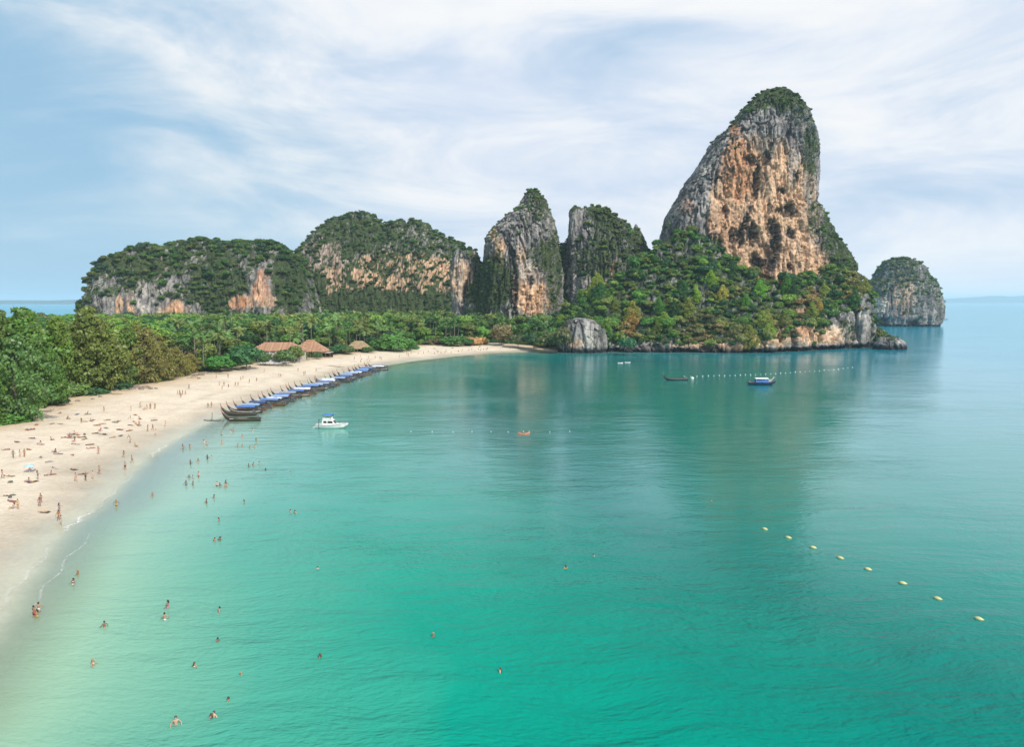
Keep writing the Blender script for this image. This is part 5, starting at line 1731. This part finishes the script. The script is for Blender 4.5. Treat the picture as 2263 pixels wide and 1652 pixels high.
link('swim_platform', MB().box((-4.75, 0, .15), (.8, 2.3, .1)).mesh('swim_platform'), WHITE, t)

# blue hulled tour boat off the headland
g = ground(1684, 851)
t = thing('tour_boat', 'blue hulled tour boat with a white roof off the headland', 'tour boat', (g.x, g.y, 0), -0.06, 'boats anchored off the headland')
rows = [[((a - .5) * 11, s * b * 1.15 * q, k + (z - k) * e) for s, q, e in [(-1, 1, 1), (-1, .93, .5), (-1, .72, .12), (1, 0, 0), (1, .72, .12), (1, .93, .5), (1, 1, 1)]] for a, b, z, k in zip(ts, w, gz + .2, kz)]
hm = MB(); hm.sheet(rows); hm.add(rows[0], [tuple(range(6, -1, -1))])
link('hull', hm.mesh('tour_hull', True), plain('navy_hull', (.03, .04, .09), .4, .2, 1), t)
link('deck', MB().sheet([[((a - .5) * 11, -b * 1.13, z + .12), ((a - .5) * 11, b * 1.13, z + .12)] for a, b, z in zip(ts, w, gz)]).mesh('tour_deck'), WOOD, t)
link('side_curtain', MB().box((-.3, -1.62, 1.55), (5.0, .06, .85)).box((-.3, 1.62, 1.55), (5.0, .06, .85)).mesh('side_curtain'), plain('blue_curtain', (.07, .2, .6), .8, .15, 1.5), t)
link('roof', MB().sheet([[(x, 1.7 * s, 2.95 - .35 * s * s) for s in (-1, -.5, 0, .5, 1)] for x in np.linspace(-3.0, 2.2, 8)]).mesh('tour_roof', True), WHITE, t)
for px in (-2.8, -.4, 2.0):
    for s in (-1, 1):
        link('roof_post', MB().tube([(px, s * 1.55, 1.1), (px, s * 1.6, 2.65)], .045, 6).mesh('roof_post'), WHITE, t)
link('bow_plank', MB().tube([(3.4, .2, 1.5), (4.9, .2, 3.3)], .13, 6).mesh('bow_plank'), WHITE, t)
link('engine', MB().box((-5.2, 0, 1.2), (.6, .6, .9), 0, .8).mesh('tour_engine'), GREYMET, t)
link('wheelhouse', MB().box((2.9, 0, 1.75), (1.0, 1.8, 1.0), 0, .8).mesh('wheelhouse'), PLASTER, t)

# small craft
def kayak(label, u, v, rz, col, L=3.4, cat='kayak', z=0.0):
    g = ground(u, v)
    t = thing('kayak', label, cat, (g.x, g.y, z), rz)
    m, s2 = MB(), MB()
    rows = []
    for a in np.linspace(0, 1, 13):
        b = .40 * math.sin(PI * min(max(a, .02), .98)) ** .6
        x = (a - .5) * L
        lift = .22 * (2 * a - 1) ** 4
        rows.append([(x, -b * .8, -.05 + lift), (x, -b, .18 + lift), (x, -b * .5, .27 + lift), (x, b * .5, .27 + lift), (x, b, .18 + lift), (x, b * .8, -.05 + lift)])
    m.sheet(rows)
    set_tint(link('hull', m.mesh('kayak_hull', True), TPAINT, t), col)
    link('seat', MB().ball((0, 0, .28), (.5, .22, .05)).ball((-.45, 0, .38), (.08, .22, .16)).mesh('seat', True), WOODDK, t)
    return t


kayak('small dark rowing skiff by the water edge left of the moored boats', 470, 931, .05, (.10, .13, .12), L=5.0, cat='skiff')
g = ground(466, 929)
tag(link('mooring_pole', MB().tube([(0, 0, -.4), (0.1, 0, 1.9)], .07, 6).ball((.1, 0, 1.95), .1).mesh('mooring_pole'), WOODDK, None, (g.x, g.y + .8, 0)), 'short upright pole standing in the shallows beside the dark skiff', 'pole')
kayak('orange red kayak floating on the buoy line in mid bay', 1158, 960, .15, (.62, .16, .07), L=3.2)
kayak('left one of two white kayaks near the headland shore', 1371, 803, .1, (.7, .7, .69), L=3)
kayak('right one of two white kayaks near the headland shore', 1387, 802, -.1, (.7, .7, .69), L=3.2)
g = ground(2089, 707)
t = thing('fishing_boat', 'tiny dark fishing boat far out beside the lone island', 'fishing boat', (g.x, g.y, 0), 0.1)
set_tint(link('hull', HULLM, None, t), (.05, .05, .06)); link('deck', DECKM, None, t); link('cabin', MB().box((-1.5, 0, 1.4), (2.2, 1.4, 1.3), 0, .9).mesh('fishing_cabin'), PLASTER, t)
g = ground(1862, 768)

# floats and buoys
FLM = MB().ball((0, 0, 0), (.30, .17, .15), 10, 8).tube([(-.33, 0, 0), (.33, 0, 0)], .05, 6).mesh('float', True); FLM.materials.append(plain('yellow_float', (.55, .52, .24), .5, .15, 3))
fl = [(1690, 1171), (1742, 1190), (1797, 1212), (1857, 1235), (1918, 1260), (1995, 1291), (2072, 1325), (2163, 1370)]
NTH = ['leftmost and farthest', 'second from the left', 'third from the left', 'fourth from the left', 'fourth from the right', 'third from the right', 'second from the right', 'rightmost and nearest']
for k, (u, v) in enumerate(fl):
    g = ground(u, v)
    o = link('float', FLM, None, None, (g.x, g.y, .06), (0, .05, -.75 + .12 * (k % 3)), (1.45, 1.45, 1.45))
    tag(o, 'pale yellow oblong float of the line at lower right, %s' % NTH[k], 'float', 'yellow floats in a line at lower right')
BUM = MB().ball((0, 0, 0), .36, 10, 8).tube([(0, 0, .3), (0, 0, .48)], .06, 6).mesh('buoy', True); BUM.materials.append(plain('white_buoy', (.72, .74, .72), .5, .08, 3))
bl = []
for k in range(34):
    f = k / 33
    u = 1512 + (1884 - 1512) * (f ** .92)
    v = 832.5 - 1.5 * math.sin(f * PI * 1.1) - 20 * f ** 2.2 + random.uniform(-.7, .7)
    bl.append((u, v))
for k, (u, v) in enumerate(bl):
    g = ground(u, v)
    s = random.uniform(.45, .75)
    tag(link('buoy', BUM, None, None, (g.x, g.y, .08), None, (s, s, s)), 'white round buoy of the line before the headland, %s from its left end' % nth(k + 1), 'buoy', 'white buoys before the headland')
for k, u in enumerate([905, 952, 998, 1040, 1082, 1120, 1154, 1166, 1212, 1256]):
    g = ground(u + 3, 954.5 + (k % 3) * .5)
    tag(link('buoy', BUM, None, None, (g.x, g.y, .03), None, (.34, .34, .34)), 'small white buoy of the sparse mid bay line, %s' % WHICH[k], 'buoy', 'small white buoys in the middle of the bay')
g = ground(1530, 837)
tag(link('buoy', BUM, None, None, (g.x, g.y, .1), None, (2.2, 1.8, 1.5)), 'largest white buoy just right of the dark anchored longtail', 'buoy')

# foam where small waves run out on the sand
foam = new_mat('foam')
fm_, ft_ = foam
co_ = ft_.n('ShaderNodeTexCoord').outputs['Object']
nn_ = ft_.mapr(ft_.noise(co_, 2.2, 5, .7), .42, .62)
edge = ft_.n('ShaderNodeAttribute', attribute_name='edge').outputs['Fac']
df_ = ft_.n('ShaderNodeBsdfDiffuse', {'Color': (.8, .8, .78, 1)})
tr_ = ft_.n('ShaderNodeBsdfTransparent')
fx_ = ft_.n('ShaderNodeMixShader', {0: ft_.math('MULTIPLY', edge, nn_), 1: tr_.outputs[0], 2: df_.outputs[0]})
finish(ft_, fx_.outputs[0])
for pts_, wd, lab in (([(132, 1176), (154, 1160), (180, 1140), (206, 1124)], .55, 'white foam of a small wave breaking at the near water edge'), ([(326, 1012), (338, 1000), (352, 990), (368, 980)], .5, 'thin foam line further along the water edge'),
                      ([(-10, 1352), (26, 1298), (70, 1256), (112, 1202)], .3, 'faint foam trace at the lower left water edge'),
                      ([(205, 1128), (232, 1100), (262, 1072), (296, 1040)], .25, 'thin broken wash line along the near beach'), ([(372, 980), (410, 958), (448, 938), (476, 926)], .3, 'faint wash line left of the moored boats'), ([(60, 1345), (105, 1285), (150, 1228), (205, 1172)], .22, 'second low ripple of foam outside the near water edge')):
    g = [ground(u + 5, v + 2, .035) for u, v in pts_]
    n = 40
    rows, ed = [], []
    for i in range(n):
        f = i / (n - 1) * (len(g) - 1)
        j = min(int(f), len(g) - 2)
        p = g[j].lerp(g[j + 1], f - j)
        dr = (g[j + 1] - g[j]).normalized()
        nm = Vector((dr.y, -dr.x, 0))
        p = p + nm * .35 * math.sin(i * .45)
        rows.append([tuple(p + nm * wd * s) for s in (-1, -.3, .3, 1)])
        e = math.sin(PI * i / (n - 1)) ** .5
        e *= 1.0 if wd > .4 else .5
        ed += [0, e, e * .9, 0]
    me_ = MB().sheet(rows).mesh('foam')
    set_float(me_, ed, 'edge')
    tag(link('foam', me_, fm_), kind='stuff', label=lab)
#PART3

# ------------------------------------------------------------------ people
SKINM = tinted('skin', 0.6, 0.08, 6)


def body_mesh(name, J):
    """one continuous figure grown from its joints: name -> (x, y, z, radius), edges by joint order"""
    names = list(J)
    vs = [J[n][:3] for n in names]
    ix = {n: i for i, n in enumerate(names)}
    chain = [('pelvis', 'waist'), ('waist', 'chest'), ('chest', 'neck'), ('neck', 'chin'), ('chin', 'crown_'), ('chin', 'nose')]
    for s in 'LR':
        chain += [('chest', 'sh' + s), ('sh' + s, 'el' + s), ('el' + s, 'wr' + s), ('wr' + s, 'pa' + s), ('pelvis', 'hi' + s), ('hi' + s, 'kn' + s), ('kn' + s, 'an' + s), ('an' + s, 'to' + s)]
        chain += [('pa' + s, 'f%d%s' % (k, s)) for k in range(4)] + [('wr' + s, 'th' + s)]
    me = bpy.data.meshes.new(name)
    me.from_pydata(vs, [(ix[a], ix[b]) for a, b in chain], [])
    me.update()
    o = bpy.data.objects.new(name, me)
    C.objects.link(o)
    md = o.modifiers.new('skin', 'SKIN')
    md.use_smooth_shade = True
    for i, n in enumerate(names):
        r = J[n][3]
        sv = me.skin_vertices[0].data[i]
        sv.radius = (r, r * (0.72 if n in ('pelvis', 'waist', 'chest') else 1.0))
        sv.use_root = n == 'pelvis'
    sb = o.modifiers.new('sub', 'SUBSURF')
    sb.levels = 1
    dg = bpy.context.evaluated_depsgraph_get()
    dg.update()
    out = bpy.data.meshes.new_from_object(o.evaluated_get(dg))
    out.name = name
    bpy.data.objects.remove(o)
    out.materials.clear()
    out.materials.append(SKINM)
    return out


def joints(arm=0.06, stride=0.0, bend=0.0, wide=0.0, sit=False):
    """standing, walking, wading or sitting figure, facing -y, feet on z = 0"""
    J = {'pelvis': (0, 0, .94, .135), 'waist': (0, -.01, 1.10, .12), 'chest': (0, 0, 1.33, .15), 'neck': (0, 0, 1.49, .052), 'chin': (0, -.02, 1.57, .078), 'crown_': (0, -.005, 1.67, .088), 'nose': (0, -.115, 1.575, .014)}
    for s, q in (('L', 1), ('R', -1)):
        sw = stride * q
        J['sh' + s] = (q * .175, 0, 1.42, .055)
        J['el' + s] = (q * (.235 + arm + wide), .02 + sw * .4, 1.14 + wide * .5, .043)
        J['wr' + s] = (q * (.255 + arm * 1.3 + wide * 1.2), -.05 + sw * .8 - bend * .25, .90 + bend * .18 + wide * .6, .03)
        wx, wy, wz, _ = J['wr' + s]
        J['pa' + s] = (wx + q * .005, wy - .015 - bend * .05, wz - .075, .03)
        for k in range(4):
            J['f%d%s' % (k, s)] = (wx + q * .005, wy - .045 + k * .021 - bend * .05, wz - .155 - .012 * (k in (1, 2)), .0085)
        J['th' + s] = (wx - q * .01, wy - .07, wz - .07, .011)
        if sit:
            J['hi' + s] = (q * .10, -.06, .90, .095); J['kn' + s] = (q * .15, -.42, 1.25, .06); J['an' + s] = (q * .14, -.62, .88, .04); J['to' + s] = (q * .15, -.78, .85, .034)
        else:
            J['hi' + s] = (q * .095, -sw * .15, .84, .095); J['kn' + s] = (q * .105, -sw * .55 - .01, .49, .062); J['an' + s] = (q * .105, -sw + .02, .08, .04); J['to' + s] = (q * .13, -sw - .13, .04, .034)
    if sit:
        for n in J:
            x, y, z, r = J[n]
            J[n] = (x, y, z - .83, r)
            if n in ('chest', 'neck', 'chin', 'crown_', 'nose') or n[:2] in ('sh',):
                J[n] = (x, y + (z - .94) * .22, z - .83, r)
            if n[:2] in ('el', 'wr', 'pa', 'th') or n[0] == 'f':
                J[n] = (x * 1.15, y + .18, max(.05, z - .83 - .06), r)
    return J


POSES = {'stand': joints(), 'walk': joints(arm=.03, stride=.26), 'wade': joints(arm=.06, wide=.06, bend=.7), 'sit': joints(sit=True), 'busy': joints(arm=.02, bend=1.0, stride=.08)}
BODY = {k: body_mesh('person', J) for k, J in POSES.items()}


def hair_mesh(J, long_):
    x, y, z, r = J['crown_']
    m = MB()
    rows = []
    for i in range(7):
        th = PI * .62 * i / 6
        rows.append([(x + .108 * math.sin(th) * math.cos(2 * PI * k / 12), y + .022 + .112 * math.sin(th) * math.sin(2 * PI * k / 12) + .02 * (1 - math.cos(th)), z - .035 + .135 * math.cos(th)) for k in range(13)])
    m.sheet(rows)
    if long_:
        m.tube([(x, y + .085, z - .03), (x, y + .12, z - .16), (x, y + .12, z - .30)], [.085, .07, .03], 8)
    return m.mesh('hair', True)


def wear_mesh(J, top):
    m = MB()
    p = J['pelvis']
    for s in 'LR':
        h, k = Vector(J['hi' + s][:3]), Vector(J['kn' + s][:3])
        m.tube([h.lerp(Vector(p[:3]), .55), h, h.lerp(k, .38 if not top else .12)], [.128, .122, .105], 9)
    m.tube([Vector(p[:3]) + Vector((0, 0, -.08)), Vector(p[:3]), Vector(p[:3]).lerp(Vector(J['waist'][:3]), .5)], [.14, .15, .132], 12)
    if top:
        c = Vector(J['chest'][:3])
        u_ = (Vector(J['neck'][:3]) - Vector(J['waist'][:3])).normalized()
        m.tube([c - u_ * .06, c + u_ * .03], [.148, .15], 12, False)
    return m.mesh('swimwear', True)


HAIRS = {(k, l): hair_mesh(J, l) for k, J in POSES.items() for l in (0, 1)}
WEARS = {(k, l): wear_mesh(J, l) for k, J in POSES.items() for l in (0, 1)}
for me_ in list(WEARS.values()):
    me_.materials.append(TINT)
HAIRT = tinted('hair_strands', .55, .2, 9)
for me_ in list(HAIRS.values()):
    me_.materials.append(HAIRT)
SKINS = [(.52, .32, .22), (.42, .245, .16), (.60, .40, .29), (.33, .185, .115), (.24, .13, .08)]
CLOTHS = [('black', (.02, .02, .025)), ('navy', (.03, .05, .14)), ('red', (.45, .05, .05)), ('white', (.7, .7, .68)), ('blue', (.06, .18, .45)), ('orange', (.55, .2, .05)), ('green', (.06, .22, .12)), ('pink', (.55, .22, .28)), ('yellow', (.55, .42, .08))]
HAIRC = [('dark', (.025, .018, .015)), ('brown', (.09, .05, .025)), ('fair', (.34, .24, .11))]
PEOPLE = []
rp = random.Random(21)
TOWELM = MB().sheet([[(x, y, .015 + .012 * math.sin(x * 6 + y * 5)) for y in np.linspace(-.42, .42, 4)] for x in np.linspace(-.95, .95, 7)]).mesh('beach_towel', True)
TOWELM.materials.append(TINT)
TOWELS = []


def person(u, v, pose, zone, zoff=None, face=None, cl=None, hc=None):
    lie = pose == 'lie'
    pk = 'stand' if lie else pose
    wat = zone.startswith('in the')
    g = ground(u, v, 0.0 if wat else 1.2)
    z = ground_z(g.x, g.y)
    if wat:
        z = min(max(z, -1.28), -0.62 - 0.4 * rp.random())
    else:
        g = ground(u, v, max(z, 0.0))
        z = ground_z(g.x, g.y)
    o = link('person', BODY[pk], None, None, (g.x, g.y, z))
    rz = rp.uniform(0, 6.28) if face is None else face
    if lie:
        o.rotation_euler = (PI / 2 if rp.random() < .5 else -PI / 2, 0, rz)
        o.location.z = z + .145
        off = Vector((0, 0, 0))
    else:
        o.rotation_euler = (0, 0, rz)
    sc = rp.uniform(.88, 1.03)
    o.scale = (sc,) * 3
    set_tint(o, SKINS[rp.randrange(len(SKINS))])
    fem = rp.randrange(2)
    cn, cc = CLOTHS[rp.randrange(len(CLOTHS))] if cl is None else [c for c in CLOTHS if c[0] == cl][0]
    hn, hcol = HAIRC[[0, 0, 0, 1, 1, 2][rp.randrange(6)]] if hc is None else [c for c in HAIRC if c[0] == hc][0]
    set_tint(link('hair', HAIRS[(pk, fem)], None, o), hcol)
    set_tint(link('swimwear', WEARS[(pk, fem)], None, o), cc)
    PEOPLE.append((o, {'stand': 'standing', 'walk': 'walking', 'busy': 'standing', 'wade': 'wading', 'sit': 'sitting', 'lie': 'lying'}[pose], cn, hn, zone, g.y))
    return o, g, z, rz


def towel(g, z, rz, lab_zone, col=None):
    cn, cc = CLOTHS[rp.choice([1, 2, 3, 3, 4, 5, 6, 7, 0])] if col is None else [c for c in CLOTHS if c[0] == col][0]
    t = link('beach_towel', TOWELM, None, None, (g.x, g.y, z + .02), (0, 0, rz), (1, 1.1, 1))
    set_tint(t, [c * .75 + .06 for c in cc])
    TOWELS.append((t, cn, lab_zone, g.y))


def near_px(x, y):
    return x / 5.0, 892 + y / 5.0


NZ = 'on the near sand'
LIE = [(180, 420), (350, 380), (60, 510), (310, 505), (340, 280), (300, 282), (570, 220), (660, 220), (400, 230), (720, 372), (870, 374), (930, 395), (835, 452), (990, 458), (1000, 497), (450, 597), (540, 650), (800, 575), (600, 720), (810, 735),
       (540, 797), (330, 870), (360, 872), (100, 805), (110, 868), (100, 1022), (130, 1087), (850, 112), (940, 197), (1020, 180), (1070, 240), (1130, 222), (1180, 180), (1310, 197), (1270, 205), (1495, 125), (1700, 190), (1320, 292),
       (1430, 305), (1170, 270), (1100, 335), (1050, 330), (1150, 342), (1240, 382), (1330, 362), (1480, 205), (1530, 242), (1440, 244), (920, 790), (480, 1215), (780, 340), (860, 350), (770, 380), (905, 375), (640, 560), (660, 100), (560, 60)]
SIT = [(440, 448), (605, 540), (570, 402), (770, 365), (830, 332), (750, 160), (965, 112), (1435, 168), (1540, 172), (1420, 388), (1500, 487), (145, 1165), (1110, 305), (310, 872), (820, 425), (1000, 190), (335, 735), (560, 790)]
STD = [(148, 600), (222, 590), (272, 590), (1090, 565), (420, 845), (1690, 300), (1725, 360), (1635, 315), (1830, 265), (1550, 35), (1665, 50), (1715, 52), (1625, 60), (1450, 78), (1150, 82), (1385, 740), (1460, 665), (1370, 605), (1030, 845), (1100, 790),
       (840, 870), (950, 862), (200, 1175), (440, 1150), (455, 1105), (650, 1305), (680, 1355), (660, 1225), (1440, 440), (900, 210), (30, 830), (1540, 260)]
for (x, y) in LIE:
    u, v = near_px(x, y)
    o, g, z, rz = person(u, v, 'lie', NZ)
    d = Vector((math.sin(rz), -math.cos(rz), 0)) * (1 if o.rotation_euler.x > 0 else -1)
    # the figure lies along its own long axis: put it on the middle of its towel
    ax = o.matrix_basis.to_3x3() @ Vector((0, 0, .86))
    o.location -= Vector((ax.x, ax.y, 0))
    if rp.random() < .85:
        towel(g, z, math.atan2(ax.y, ax.x), NZ, 'orange' if (x, y) == (1430, 305) else None)
for (x, y) in SIT:
    u, v = near_px(x, y)
    o, g, z, rz = person(u, v, 'sit', NZ)
    if rp.random() < .6:
        towel(g, z, rz + PI / 2, NZ)
for (x, y) in STD:
    u, v = near_px(x, y)
    person(u, v, rp.choice(['stand', 'walk', 'busy', 'stand']), NZ, cl='yellow' if (x, y) == (200, 1175) else None)
BZ = 'on the sand behind the moored boats'
for (x, y) in [(30, 790), (68, 790), (155, 535), (205, 545), (185, 590), (255, 565), (330, 550), (360, 545), (390, 485), (415, 470), (485, 515), (565, 500), (650, 390), (810, 455), (830, 455), (1100, 425), (1085, 435), (1220, 395), (1020, 390), (120, 460), (250, 455)]:
    person(454 + x * .2007, 743.3 + y * .2007, rp.choice(['stand', 'walk', 'stand']), BZ)
GZ = 'on the open sand below the grove'
for (x, y) in [(1537, 890), (1555, 890), (1580, 890), (1605, 890), (1565, 915), (1215, 1000), (1300, 1012), (1340, 1012), (1635, 840), (1250, 1020)]:
    person(x * .2555, 644.2 + y * .2555, rp.choice(['stand', 'walk', 'stand']) if (x, y) != (1250, 1020) else 'sit', GZ)
FZ = 'on the far beach'
for i in range(42):
    u = rp.uniform(770, 1130)
    lo = np.interp(u, [770, 850, 920, 1000, 1130], [786, 778, 772, 769, 765])
    hi = np.interp(u, [770, 858, 905, 1000, 1100, 1130], [812, 800, 794, 785, 778, 777])
    person(u, lo + (hi - lo) * rp.uniform(.15, .85), rp.choice(['stand', 'walk', 'sit']), FZ)
MZ = 'in the shallows before the moored boats'
for (x, y) in [(535, 170), (540, 255), (360, 255), (390, 270), (220, 295), (147, 302), (745, 195), (850, 133), (885, 232), (700, 287), (745, 283), (820, 302), (870, 293), (630, 145), (655, 135), (300, 435), (395, 410), (435, 403), (225, 460), (855, 473), (915, 463),
               (810, 487), (980, 522), (1225, 550), (250, 605), (210, 600), (305, 588), (180, 675), (250, 672), (520, 680), (575, 695), (580, 663), (490, 683), (460, 803), (385, 855), (760, 848), (1230, 945), (1275, 955), (505, 1035), (465, 1235), (515, 1230), (525, 1222)]:
    person(371.7 + x * .22, 925 + y * .22, 'wade', MZ, hc='dark')
SZ = 'in the near water'
for (x, y, c) in [(625, 265, 'orange'), (590, 345, 'white'), (312, 560, 'white'), (275, 590, 'red'), (297, 600, 'yellow'), (840, 692, None), (1350, 535, None), (1325, 635, 'white'), (1765, 570, 'red'), (1750, 805, None), (1565, 1015, 'white'), (1940, 1075, None), (750, 1000, 'white'),
                  (1835, 1285, 'white'), (1720, 1412, None), (1415, 1475, 'pink'), (1697, 1422, None)]:
    person(x * .2749, 1197.6 + y * .2749, 'wade', SZ, cl=c)
for (u, v) in [(958, 1408), (1105, 1486), (1250, 1258), (1312, 1230), (707, 1455), (702, 1258), (1572, 1110), (257, 1118), (337, 1097), (404, 992), (278, 1040)]:
    person(u, v, 'wade', SZ)

ordinals(PEOPLE, lambda i: '%s person in %s swimwear with %s hair %s' % (i[1], i[2], i[3], i[4].replace('on the open sand below the grove', 'below the grove').replace('on the sand behind the moored boats', 'behind the boats').replace('in the shallows before the moored boats', 'in shallows by the boats')), 'person', lambda i: 'people ' + i[4])
ordinals(TOWELS, lambda i: '%s beach towel spread %s' % (i[1], i[2]), 'towel', lambda i: 'towels spread on the sand')

# a sunshade and bags among the sunbathers
g = ground(66, 1046, 1.3)
t = thing('beach_umbrella', 'low pale blue beach umbrella standing among the sunbathers at left', 'umbrella', (g.x, g.y, ground_z(g.x, g.y)))
t.scale = (.75, .75, .8)
set_tint(link('canopy', MB().sheet([[(r_2 * math.cos(k * PI / 6), r_2 * math.sin(k * PI / 6), zz) for k in range(13)] for r_2, zz in ((.02, 2.05), (.5, 1.95), (1.0, 1.72), (1.25, 1.5))]).mesh('umbrella_canopy', True), TINT, t), (.36, .55, .66))
link('pole', MB().tube([(0, 0, -.2), (0, 0, 2.1)], .03, 6).mesh('umbrella_pole'), WHITE, t)
for k, (u, v, c, lab) in enumerate([(72, 1040, (.6, .65, .7), 'pale bag beside the blue beach umbrella'), (187, 965, (.10, .08, .08), 'dark bag among the sunbathers on the sand'), (122, 1003, (.12, .09, .07), 'dark bag beside the lone sitting sunbather'), (300, 938, (.5, .2, .1), 'orange brown bag by the busiest cluster of towels'), (165, 972, (.15, .1, .09), 'brown bag left of the dark bag'), (22, 1100, (.1, .1, .1), 'black bag on sand at the left picture edge')]):
    g = ground(u, v, 1.3)
    b_ = MB().box((0, 0, .2), (.55, .35, .4), .4, .8).tube([(-.15, 0, .4), (-.1, 0, .58), (.1, 0, .58), (.15, 0, .4)], .025, 5)
    o = tag(link('bag', b_.mesh('bag'), TINT, None, (g.x, g.y, ground_z(g.x, g.y))), lab, 'bag')
    set_tint(o, c)
